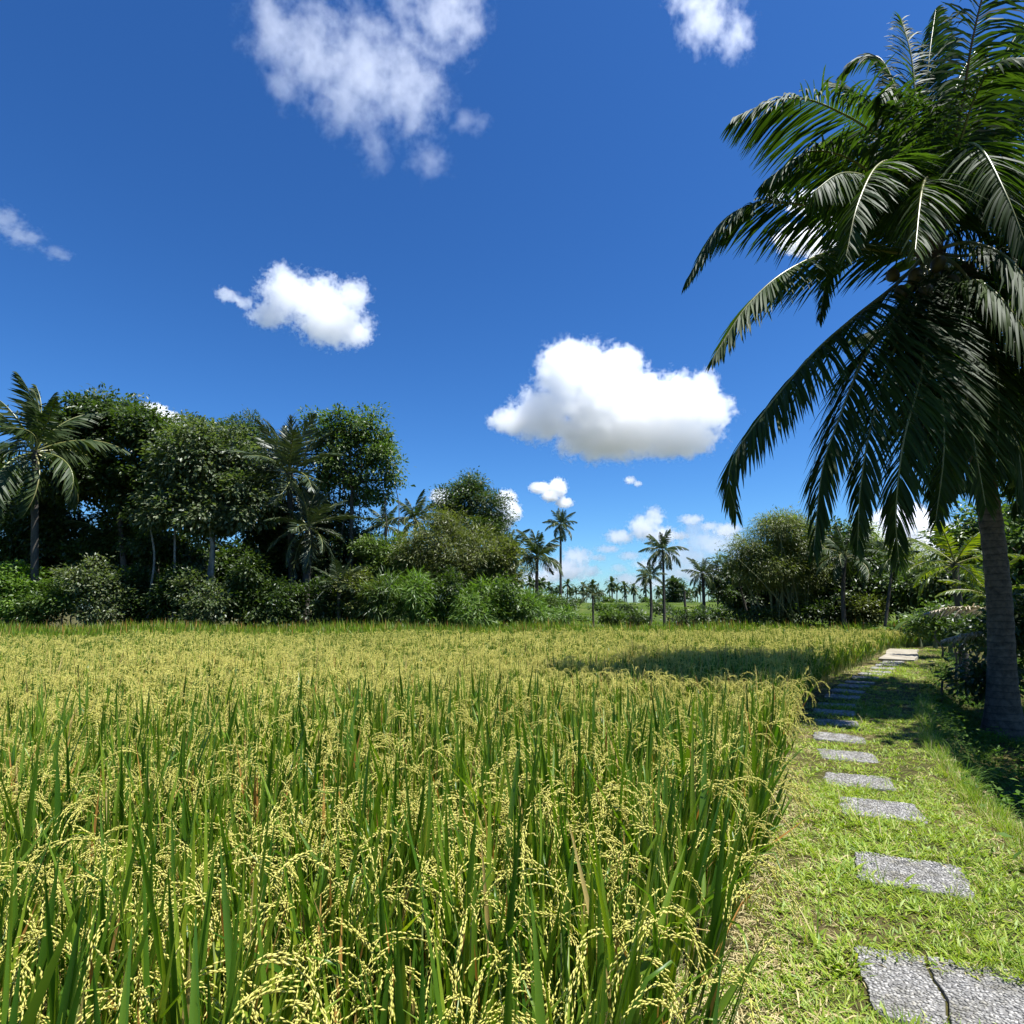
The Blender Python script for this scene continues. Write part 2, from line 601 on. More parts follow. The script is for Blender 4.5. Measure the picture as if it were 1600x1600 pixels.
FIELD_END = 30.5
px_, py_ = [], []
for d0, d1, sp in ((-.2, 8.5, .19), (8.5, 17, .2), (17, FIELD_END + .5, .22)):
    yy = np.arange(d0, d1, sp)
    for k, y_ in enumerate(yy):
        w = abs(y_) * 1.12 + 3.0
        x_ = np.arange(-w, w, sp) + (k % 2) * sp * .5
        px_.append(x_)
        py_.append(np.full(len(x_), y_))
px_, py_ = np.concatenate(px_), np.concatenate(py_)
px_ = px_ + R.normal(0, .035, len(px_))
py_ = py_ + R.normal(0, .035, len(py_))
sd, al = path_sd(px_, py_)
keep = (sd < rice_edge(al)) & (np.hypot(px_, py_) > .62)
# a bund crosses the field near its far right corner
keep &= ~((py_ > 21.3) & (py_ < 22.6) & (px_ > 9.5))
px_, py_, sd, al = px_[keep], py_[keep], sd[keep], al[keep]
dist = np.hypot(px_, py_)
n_ = len(px_)
jit = dist + R.normal(0, .6, n_)
far_green = py_ > np.clip(26.2 + .2 * px_, 21.5, 29.3) + .5 * np.sin(px_ * .5) + R.normal(0, .5, n_)
pick = np.where(jit < 6.5, R.integers(*HI, n_), np.where(jit < 14, R.integers(*MID, n_), R.integers(*FAR, n_)))
pick = np.where(far_green, R.integers(*GREENF, n_), pick)
# green patches without ears here and there
patch = np.sin(px_ * .9 + 2 * np.sin(py_ * .5)) + np.sin(py_ * 1.3 + px_ * .4)
pick = np.where((patch > 1.5) & (dist > 5) & (dist < 24) & (R.random(n_) < .5), R.integers(*GREENM, n_), pick)
rot = np.zeros((n_, 3))
rot[:, :2] = R.normal(0, .07, (n_, 2))
rot[:, 2] = R.uniform(0, 6.283, n_)
# plants at the path lean out over it
edge = np.exp(-((sd - rice_edge(al)) / .22) ** 2)
tx = np.interp(al, _cum[:-1], nrm(_seg)[:, 1])
ty = -np.interp(al, _cum[:-1], nrm(_seg)[:, 0])
lean = edge * R.uniform(.0, .32, n_)
rm = np.zeros((n_, 3))
for i in np.where(edge > .15)[0]:
    q = Matrix.Rotation(lean[i], 3, Vector((-ty[i], tx[i], 0))) @ Euler(rot[i]).to_matrix()
    rot[i] = q.to_euler()
sc_ = R.uniform(.82, 1.14, n_) * (1 + .07 * np.sin(px_ * .7 + py_ * .45) + .04 * np.sin(px_ * 2.1 - py_ * 1.7)) * np.where(far_green, 1.3, 1)
gzv = ground_z(px_, py_)
scatter('rice_crop', np.stack([px_, py_, gzv - .01], 1), rot, sc_, pick, kinds)
print('rice plants', n_)


# ---- short grass, straw and weeds of the path
def tuft(rng, n, h, w, mat_i, spread, tilt, segs=2, grav=.6):
    mb = MB()
    a = rng.uniform(0, 6.283, n)
    o = np.stack([np.cos(a), np.sin(a), np.zeros(n)], 1)
    b_ = o * rng.uniform(0, spread, n)[:, None] + [0, 0, -.004]
    a2 = a + rng.normal(0, .8, n)
    o2 = np.stack([np.cos(a2), np.sin(a2), np.zeros(n)], 1)
    d = o2 * rng.uniform(tilt * .3, tilt, n)[:, None] + [0, 0, 1]
    s = np.stack([-np.sin(a2), np.cos(a2), np.zeros(n)], 1) + rng.normal(0, .3, (n, 3))
    L_ = h * rng.uniform(.6, 1.25, n)
    if isinstance(mat_i, float):
        k = rng.random(n) < mat_i
        for fl, mi in ((True, 1), (False, 0)):
            j = np.where(k == fl)[0]
            ribbons(mb, b_[j], d[j], s[j], L_[j], w * rng.uniform(.7, 1.3, len(j)), grav, segs, mi)
    else:
        ribbons(mb, b_, d, s, L_, w * rng.uniform(.7, 1.3, n), grav, segs, mat_i)
    return mb


rg = np.random.default_rng(9)
gk = []
GM = [M['grass_green'], M['grass_straw'], M['grass_rank']]
for i in range(6):
    gk.append(kind_obj(tuft(rg, 15, .062, .0085, .12, .07, 1.5), 'grass_tuft', GM, i))           # 0-5 green turf
for i in range(4):
    gk.append(kind_obj(tuft(rg, 14, .09, .006, .85, .08, 3.2, 2, .8), 'grass_tuft', GM, 6 + i))  # 6-9 straw
for i in range(3):
    gk.append(kind_obj(tuft(rg, 7, .07, .02, 0, .045, 2.0, 2, .5), 'grass_tuft', GM, 10 + i))   # 10-12 broad weed blades
for i in range(3):
    gk.append(kind_obj(tuft(rg, 14, .15, .005, .2, .05, .7, 3, .5), 'grass_tuft', GM, 13 + i))  # 13-15 taller seedy grass
A = []
for y0, y1, dens in ((.9, 3.2, 820), (3.2, 6, 680), (6, 11, 430), (11, 18, 200), (18, 26, 110)):
    k = int((y1 - y0) * 13 * dens * .5)
    A.append(np.stack([R.uniform(-.5 + y0 * .3, y1 * 1.15 + 2, k), R.uniform(y0, y1, k)], 1))
A = np.concatenate(A)
sd, al = path_sd(A[:, 0], A[:, 1])
keep = (sd > rice_edge(al) - .35) & (sd < bank_edge(al) + .12) & (A[:, 1] < 27)
A, sd, al = A[keep], sd[keep], al[keep]

# stones: where they lie (centre, turn)
stones = []
s0 = [float(path_sd([on_ground(*p)[0]], [on_ground(*p)[1]])[1][0]) for p in STONE_PX]
lens = list(s0)
while lens[-1] < 25.2:
    lens.append(lens[-1] + .98 + .05 * math.sin(len(lens) * 2.3))
for s in lens:
    x_, y_ = np.interp(s, _cum, PATH[:, 0]), np.interp(s, _cum, PATH[:, 1])
    x2, y2 = np.interp(s + .3, _cum, PATH[:, 0]), np.interp(s + .3, _cum, PATH[:, 1])
    stones.append((x_, y_, math.atan2(y2 - y_, x2 - x_)))
ST_W, ST_L = .57, .5
inside = np.zeros(len(A), bool)
for i, (x_, y_, an) in enumerate(stones):
    w = A - [x_, y_]
    a_ = w[:, 0] * math.cos(an) + w[:, 1] * math.sin(an)
    b_ = -w[:, 0] * math.sin(an) + w[:, 1] * math.cos(an)
    inside |= (np.abs(a_) < ST_L / 2 - .04) & (np.abs(b_) < ST_W / 2 * (1.35 if i == 0 else 1) - .04)
A, sd, al = A[~inside], sd[~inside], al[~inside]
n_ = len(A)
u = R.random(n_)
pn = np.sin(A[:, 0] * 3.1 + np.sin(A[:, 1] * 2.2) * 2) * np.sin(A[:, 1] * 2.7 + A[:, 0]) * .5 + .5
lr = (sd - rice_edge(al)) / (bank_edge(al) - rice_edge(al))      # 0 at the rice, 1 at the bank
pstraw = np.where(lr < .3, .85 - 2.0 * np.maximum(lr, 0), np.where(lr > .7, .08 + .5 * (lr - .7) / .3, .14)) + (pn - .5) * .25
pick = np.where(u < pstraw, R.integers(6, 10, n_), np.where(R.random(n_) < .16, R.integers(10, 13, n_), R.integers(0, 6, n_)))
tall = (np.abs(lr - .97) < .06) & (R.random(n_) < .55) | (R.random(n_) < .012)
pick = np.where(tall, R.integers(13, 16, n_), pick)
rot = np.stack([R.normal(0, .12, n_), R.normal(0, .12, n_), R.uniform(0, 6.283, n_)], 1)
scl = R.uniform(.6, 1.15, n_) * np.where((lr > .2) & (lr < .5) & (pn > .5), 1.25, .9) * (1 + .5 * sstep(6, 18, A[:, 1]))
scatter('path_grass', np.stack([A[:, 0], A[:, 1], ground_z(A[:, 0], A[:, 1])], 1), rot, scl, pick, gk)
print('path grass', n_)

# ---- rank grass and weeds of the ditch bank
bk = []
for i in range(4):
    bk.append(kind_obj(tuft(rg, 22, .34, .009, 2, .09, .9, 4, 1.0), 'bank_tuft', GM, i))
for i in range(3):
    bk.append(kind_obj(tuft(rg, 16, .5, .009, 2, .08, .9, 5, 1.9), 'bank_tuft', GM, 4 + i))
for i in range(3):
    mb = MB()
    k = 60
    pos = rg.normal(0, [.14, .14, .07], (k, 3)) + [0, 0, .12]
    kites(mb, pos, rg.normal(0, 1, (k, 3)) * [1, 1, .4], np.tile([0, 0, 1.], (k, 1)) + rg.normal(0, .3, (k, 3)), rg.uniform(.05, .11, k), rg.uniform(.025, .05, k), 2)
    bk.append(kind_obj(mb, 'bank_tuft', GM, 7 + i))
k = 34000
A = np.stack([R.uniform(1, 32, k), R.uniform(1.2, 30, k)], 1)
sd, al = path_sd(A[:, 0], A[:, 1])
e = bank_edge(al)
dd = sd - e
keep = (dd > .02) & (dd < 9) & (R.random(k) < np.where(dd < .7, 1, .6) * np.where(A[:, 1] < 14, 1, .4)) & (A[:, 0] < A[:, 1] * .95 + 2.5)
A, dd = A[keep], dd[keep]
n_ = len(A)
u = R.random(n_)
pick = np.where(u < .5, R.integers(0, 4, n_), np.where(u < .62, R.integers(4, 7, n_), R.integers(7, 10, n_)))
rot = np.stack([R.normal(0, .15, n_), R.normal(0, .15, n_), R.uniform(0, 6.283, n_)], 1)
scatter('ditch_bank_grass', np.stack([A[:, 0], A[:, 1], ground_z(A[:, 0], A[:, 1]) - .01], 1), rot, R.uniform(.45, 1.0, n_), pick, bk)
print('bank grass', n_)

# ------------------------------------------------------------------ stepping stones: pebble-dashed slabs
m, nt, out = new_mat('pebble')
L = nt.links.new
geo = N(nt, 'ShaderNodeNewGeometry')
rp = ramp(nt, [(0, (.13, .125, .12)), (.4, (.24, .235, .225)), (.8, (.35, .34, .325)), (1, (.5, .48, .45))])
L(geo.outputs['Random Per Island'], rp.inputs[0])
b = N(nt, 'ShaderNodeBsdfPrincipled', i_Roughness=.6)
tc = N(nt, 'ShaderNodeTexCoord')
oi = N(nt, 'ShaderNodeObjectInfo')
av = N(nt, 'ShaderNodeVectorMath', operation='ADD')
L(tc.outputs['Object'], av.inputs[0])
L(oi.outputs['Location'], av.inputs[1])
n1 = N(nt, 'ShaderNodeTexNoise', i_Scale=5.0, i_Detail=6.0, i_Roughness=.65)
L(av.outputs[0], n1.inputs['Vector'])
st = ramp(nt, [(.36, (.5, .47, .36)), (.5, (.92, .9, .84)), (.7, (1.12, 1.1, 1.06))])
L(n1.outputs['Fac'], st.inputs[0])
mm = N(nt, 'ShaderNodeMix', data_type='RGBA', blend_type='MULTIPLY')
mm.inputs[0].default_value = 1
L(rp.outputs[0], mm.inputs[6])
L(st.outputs[0], mm.inputs[7])
L(mm.outputs[2], b.inputs['Base Color'])
L(b.outputs[0], out.inputs['Surface'])
M['pebble'] = m
m, nt, out = new_mat('cement')
L = nt.links.new
tc = N(nt, 'ShaderNodeTexCoord')
n1 = N(nt, 'ShaderNodeTexNoise', i_Scale=30.0, i_Detail=5.0)
L(tc.outputs['Object'], n1.inputs['Vector'])
rp = ramp(nt, [(.3, (.1, .095, .09)), (.7, (.21, .2, .18))])
L(n1.outputs['Fac'], rp.inputs[0])
b = N(nt, 'ShaderNodeBsdfPrincipled', i_Roughness=.9)
L(rp.outputs[0], b.inputs['Base Color'])
L(b.outputs[0], out.inputs['Surface'])
M['cement'] = m


def rough_outline(hx, hy, rng, r=.03, n=9, amp=.006):
    pts = []
    for sx, sy in ((1, 1), (-1, 1), (-1, -1), (1, -1)):
        pts.append((sx * hx, sy * hy))
    P = []
    for i in range(4):
        a, b_ = np.array(pts[i]), np.array(pts[(i + 1) % 4])
        d = nrm(b_ - a)
        P += [a + d * r + (b_ - a - 2 * d * r) * t for t in np.linspace(0, 1, n)]
    P = np.array(P)
    return P + rng.normal(0, amp, P.shape)


ICO_V, ICO_F = None, None
bm = bmesh.new()
bmesh.ops.create_icosphere(bm, subdivisions=1, radius=1)
ICO_V = np.array([v.co[:] for v in bm.verts])
ICO_F = np.array([[v.index for v in f.verts] for f in bm.faces])
bm.free()


def in_poly(P, x, y):
    c = np.zeros(len(x), bool)
    j = len(P) - 1
    for i in range(len(P)):
        xi, yi, xj, yj = *P[i], *P[j]
        k = ((yi > y) != (yj > y)) & (x < (xj - xi) * (y - yi) / (yj - yi + 1e-12) + xi)
        c ^= k
        j = i
    return c


def stone_mesh(rng, hx, hy, sp=.0125, crack=None):
    """hx along the path, hy across it"""
    mb = MB()
    polys = []
    P = rough_outline(hx, hy, rng)
    if crack is None:
        polys = [P]
    else:
        cut = [np.array([hx + .02, crack]), np.array([hx * .3, crack + .025]), np.array([-hx * .2, crack + .01]), np.array([-hx - .02, crack + .06])]
        ycut = np.interp(P[:, 0], [c[0] for c in cut][::-1], [c[1] for c in cut][::-1])
        g = .006
        top = [p for p, yc in zip(P, ycut) if p[1] > yc + g]
        bot = [p for p, yc in zip(P, ycut) if p[1] < yc - g]
        cx = np.linspace(hx, -hx, 12)
        cy = np.interp(cx, [c[0] for c in cut][::-1], [c[1] for c in cut][::-1]) + rng.normal(0, .004, 12)
        def ring(q):
            q = np.array(q)
            ce = q.mean(0)
            return q[np.argsort(np.arctan2(*(q - ce).T[::-1]))]
        polys = [ring(list(top) + [np.array([a, b_ + g]) for a, b_ in zip(cx, cy)]), ring(list(bot) + [np.array([a, b_ - g]) for a, b_ in zip(cx, cy)])]
    for k, Q in enumerate(polys):
        n = len(Q)
        h = .022 + .004 * k
        lo = np.column_stack([Q, np.full(n, -.05)])
        hi = np.column_stack([Q, np.full(n, h - .006)])
        ce = Q.mean(0)
        hi2 = np.column_stack([ce + (Q - ce) * .985, np.full(n, h)])
        V = np.concatenate([lo, hi, hi2, [[*ce, h]]])
        F4 = [[i, (i + 1) % n, n + (i + 1) % n, n + i] for i in range(n)] + [[n + i, n + (i + 1) % n, 2 * n + (i + 1) % n, 2 * n + i] for i in range(n)]
        mb.add(V, F4, 0)
        mb.add(V, [[2 * n + i, 2 * n + (i + 1) % n, 3 * n] for i in range(n)], 0)
        gx, gy = np.meshgrid(np.arange(-hx, hx, sp * .8), np.arange(-hy, hy, sp))
        gx = gx + (np.arange(gx.shape[0]) % 2)[:, None] * sp * .4
        x = gx.ravel() + rng.normal(0, sp * .34, gx.size)
        y = gy.ravel() + rng.normal(0, sp * .3, gx.size)
        kk = in_poly(ce + (Q - ce) * .975, x, y)
        x, y = x[kk], y[kk]
        m_ = len(x)
        s = rng.uniform(.75, 1.2, (m_, 1, 1)) * sp * .5
        ax = np.array([.8, 1.25, .62])
        an = rng.normal(0, .5, m_)
        Vp = ICO_V[None] * ax * s
        c_, s_ = np.cos(an)[:, None], np.sin(an)[:, None]
        Vp = np.stack([Vp[..., 0] * c_ - Vp[..., 1] * s_, Vp[..., 0] * s_ + Vp[..., 1] * c_, Vp[..., 2]], -1)
        Vp = Vp + np.stack([x, y, np.full(m_, h + .0005) + rng.normal(0, .0006, m_)], 1)[:, None]
        mb.add(Vp.reshape(-1, 3), (ICO_F[None] + (np.arange(m_) * len(ICO_V))[:, None, None]).reshape(-1, 3), 1)
    return mb.mesh('stepping_stone', [M['cement'], M['pebble']])


rs = np.random.default_rng(3)
st_me = [stone_mesh(rs, ST_L / 2, ST_W / 2, .016) for _ in range(3)] + [stone_mesh(rs, ST_L / 2, ST_W / 2, .03)]
st_crack = stone_mesh(rs, ST_L / 2 + .02, ST_W / 2 * 1.35, .016, crack=.08)
ST_LABEL = ['nearest pebbled stepping stone, cracked through, cut off by the bottom right corner',
            'large pebbled stepping stone just above the cracked one, with a rounded right corner',
            'pebbled stepping stone third up the path, lying in sunlit grass',
            'sunlit pebbled stepping stone fourth up the path from the cracked one',
            'smallish sunlit pebbled stepping stone fifth up the path',
            'thin looking sunlit stepping stone just before the half shaded one',
            'stepping stone half in sun and half in palm shadow at the edge of the shade']
for i, (x_, y_, an) in enumerate(stones):
    me = st_crack if i == 0 else (st_me[i % 3] if i < 9 else st_me[3])
    o = link('stepping_stone', me)
    o.location = (x_, y_, gz(x_, y_) - .012)
    if i == 0:
        o.location.x += .07
    o.rotation_euler = (rs.normal(0, .015), rs.normal(0, .015), an + rs.normal(0, .05) + (.0 if i else -.05))
    if i < 7:
        lb = ST_LABEL[i]
    elif y_ < 16.5:
        lb = 'dim stepping stone lying in the palm shadow along the path'
    else:
        lb = 'small sunlit stepping stone at the far end of the path, beyond the palm shadow'
    tag(o, lb, 'stepping stone', 'stepping stones along the path')

# pale concrete slab where the path ends
mb = MB()
sl = np.linspace(25.7, 31.5, 12)
cx, cy = np.interp(sl, _cum, PATH[:, 0]), np.interp(sl, _cum, PATH[:, 1])
t_ = nrm(np.stack([np.gradient(cx), np.gradient(cy)], 1))
nr = np.stack([t_[:, 1], -t_[:, 0]], 1)
Lf, Rt = np.stack([cx, cy], 1) - nr * .4, np.stack([cx, cy], 1) + nr * .55
zz = ground_z(cx, cy)
V = np.concatenate([np.column_stack([Lf, zz - .1]), np.column_stack([Rt, zz - .1]), np.column_stack([Lf, zz + .07]), np.column_stack([Rt, zz + .07])])
n = 12
F = []
for i in range(n - 1):
    F += [[2 * n + i, 3 * n + i, 3 * n + i + 1, 2 * n + i + 1], [i, 2 * n + i, 2 * n + i + 1, i + 1], [n + i, n + i + 1, 3 * n + i + 1, 3 * n + i]]
F += [[0, n, 3 * n, 2 * n], [n - 1, 3 * n - 1, 4 * n - 1, 2 * n - 1]]
mb.add(V, F)
m, nt, out = new_mat('dusty concrete')
L = nt.links.new
tc = N(nt, 'ShaderNodeTexCoord')
n1 = N(nt, 'ShaderNodeTexNoise', i_Scale=2.5, i_Detail=6.0)
L(tc.outputs['Object'], n1.inputs['Vector'])
rp = ramp(nt, [(.3, (.2, .17, .12)), (.7, (.36, .32, .24))])
L(n1.outputs['Fac'], rp.inputs[0])
b = N(nt, 'ShaderNodeBsdfPrincipled', i_Roughness=.9)
L(rp.outputs[0], b.inputs['Base Color'])
L(b.outputs[0], out.inputs['Surface'])
tag(mb.build('concrete_path', m, smooth=False), kind='structure')

# ------------------------------------------------------------------ terraces behind the field
m, nt, out = new_mat('terrace grass')
L = nt.links.new
tc = N(nt, 'ShaderNodeTexCoord')
n1 = N(nt, 'ShaderNodeTexNoise', i_Scale=.35, i_Detail=7.0, i_Roughness=.7)
L(tc.outputs['Object'], n1.inputs['Vector'])
rp = ramp(nt, [(.3, (.03, .055, .012)), (.5, (.065, .095, .02)), (.7, (.12, .13, .035))])
L(n1.outputs['Fac'], rp.inputs[0])
b = N(nt, 'ShaderNodeBsdfPrincipled', i_Roughness=.95)
b.inputs['Specular IOR Level'].default_value = .1
L(rp.outputs[0], b.inputs['Base Color'])
bp = N(nt, 'ShaderNodeBump', i_Strength=1.0, i_Distance=.4)
L(n1.outputs['Fac'], bp.inputs['Height'])
L(bp.outputs[0], b.inputs['Normal'])
L(b.outputs[0], out.inputs['Surface'])
M['terrace'] = m
TERR = [(41, .5), (50, 1.0), (62, 1.55), (78, 2.05), (98, 2.5)]


def terr_front(k, x):
    return TERR[k][0] + 1.3 * np.sin(x * .13 + k * 1.7) + .5 * np.sin(x * .41 + k)


mb = MB()
tx_ = np.linspace(-20, 110, 90)
rows = []
for k, (y0, z0) in enumerate(TERR):
    yf = terr_front(k, tx_)
    zl = -.4 if k == 0 else TERR[k - 1][1]
    rows.append(np.column_stack([tx_, yf - .7, np.full(90, zl)]))
    rows.append(np.column_stack([tx_, yf, np.full(90, z0 + .12)]))
    rows.append(np.column_stack([tx_, yf + .6, np.full(90, z0)]))
rows.append(np.column_stack([tx_ * 3, np.full(90, 420), np.full(90, 3.2)]))
V = np.concatenate(rows)
F = []
for r_ in range(len(rows) - 1):
    i = r_ * 90 + np.arange(89)
    F.append(np.stack([i, i + 1, i + 91, i + 90], 1))
mb.add(V, np.concatenate(F))
tag(mb.build('rice_terraces', M['terrace']), kind='structure')


def terrace_z(x, y):
    z = -.3
    for k, (y0, z0) in enumerate(TERR):
        if y > terr_front(k, x):
            z = z0
    return z


# rough grass on the terraces
k = 9000
A = np.stack([R.uniform(-4, 50, k), R.uniform(31.5, 100, k)], 1)
A = A[(A[:, 0] < A[:, 1] * .62) & (A[:, 0] > A[:, 1] * -.06)]
tzv = np.array([terrace_z(*p) for p in A])
n_ = len(A)
tk = []
for i in range(3):
    tk.append(kind_obj(tuft(rg, 26, .3, .05, 2, .35, .5, 2, .4), 'terrace_tuft', GM, i))
for i in range(3):
    tk.append(kind_obj(tuft(rg, 26, .28, .05, 0, .35, .5, 2, .4), 'terrace_tuft', GM, 3 + i))
scatter('terrace_grass', np.column_stack([A, tzv]), np.stack([np.zeros(n_), np.zeros(n_), R.uniform(0, 6.28, n_)], 1), R.uniform(.4, 1.0, n_), np.where(R.random(n_) < .75, R.integers(3, 6, n_), R.integers(0, 3, n_)), tk)

# ------------------------------------------------------------------ palms


def frond_parts(pts, side, rng, nleaf=80, ll=.75, lw=.034, segs=4, grav=1.2, t0=.12, fwd0=.35, r0=.022, gap=.0, spread=1.0, sides=5, jitter=.1, lift=.25):
    """leaflets and midrib of one pinnate frond along the curve pts"""
    pts = np.asarray(pts, float)
    K = len(pts)
    cum = np.concatenate([[0], np.cumsum(np.linalg.norm(pts[1:] - pts[:-1], axis=1))])
    cum /= cum[-1]
    tg = nrm(np.gradient(pts, axis=0))
    t = np.linspace(t0, 1, nleaf) ** .95
    P = np.stack([np.interp(t, cum, pts[:, i]) for i in range(3)], 1)
    T = nrm(np.stack([np.interp(t, cum, tg[:, i]) for i in range(3)], 1))
    side = nrm(np.asarray(side, float))
    lf = MB()
    for sg in (-1, 1):
        tt = t
        k = rng.random(nleaf) > gap
        s = np.tile(side * sg, (nleaf, 1))
        s = nrm(s - T * np.sum(s * T, -1, keepdims=True))
        n = np.cross(s, T) * (-sg)
        n = np.where(n[:, 2:3] < 0, -n, n) if abs(tg[K // 3][2]) < .9 else n
        fw = fwd0 + 1.3 * tt ** 2.2
        d = s * spread + T * fw[:, None] + n * (lift - .1 * tt)[:, None] + rng.normal(0, jitter, (nleaf, 3))
        u_ = (tt - t0) / (1 - t0)
        prof = np.clip(.62 + 1.5 * u_, 0, 1) * np.clip(1.08 - .85 * u_ ** 2.6, .22, 1)
        ln = ll * prof * rng.uniform(.86, 1.08, nleaf)
        wv = T + n * .35 + rng.normal(0, .25, (nleaf, 3))
        pr = np.array([.5, 1, .95, .72, .06]) if segs == 4 else (np.array([.6, 1, .75, .06]) if segs == 3 else np.array([.7, 1, .08]))
        ribbons(lf, P[k], d[k], wv[k], ln[k], lw * (.75 + .25 * prof[k]), grav * rng.uniform(.6, 1.35, k.sum()), segs, 0, pr, gp=.9)
    mr = MB()
    tube(mr, pts, r0 * (1 - .86 * cum) + .002, sides)
    return lf, mr


def coconut_ball(rng, r=.11):
    bm = bmesh.new()
    bmesh.ops.create_icosphere(bm, subdivisions=3, radius=1)
    V = np.array([v.co[:] for v in bm.verts])
    F = np.array([[v.index for v in f.verts] for f in bm.faces])
    bm.free()
    a = np.arctan2(V[:, 1], V[:, 0])
    k = 1 + .06 * np.cos(3 * a) * (1 - V[:, 2] ** 2)
    V = V * np.column_stack([k, k, np.full(len(V), 1.28)]) * r
    V[:, 2] *= 1 + .12 * (V[:, 2] < 0)
    mb = MB()
    mb.add(V, F)
    return mb.mesh('coconut', [M['coconut']])


# ---- the big coconut palm beside the path
PD = 10.3
pb = on_ground(1568, 1158, -.68)
HP = thing('coconut_palm', 'big dark coconut palm leaning over the path, its grey ringed trunk at the right edge', 'palm tree', tuple(pb))
CR = at(1452, 392, PD - .1)


def hp(u, v, y):
    return at(u, v, y) - pb


trunk_c = bez([pb - pb + [0, 0, -.15], hp(1566, 1060, pb[1]), hp(1560, 920, pb[1] - .05), hp(1540, 760, pb[1] - .1), hp(1505, 590, PD), hp(1468, 460, PD), CR - pb], 60)
tz = np.linspace(0, 1, 60)
trad = .205 - .05 * tz + .24 * np.exp(-tz * 13) + .05 * sstep(.9, 1, tz) + .006 * np.sin(tz * 190)
mb = MB()
tube(mb, trunk_c, trad, 20)
mb.build('trunk', M['palm_bark'], HP)
rr = np.random.default_rng(21)
# sheaths and fibre round the growing point
mb = MB()
for i in range(26):
    a = i * 2.4
    o = np.array([math.cos(a), math.sin(a), 0])
    b0 = CR - pb + o * .1 + [0, 0, -.35 + .02 * i]
    ribbons(mb, [b0], [o * .5 + [0, 0, 1.]], [np.cross(o, [0, 0, 1.])], rr.uniform(.4, .75), .2, -.1, 4, 0, np.array([1, .9, .7, .45, .2]))
mb.build('leaf_sheath', M['fibre'], HP)

C0 = CR - pb
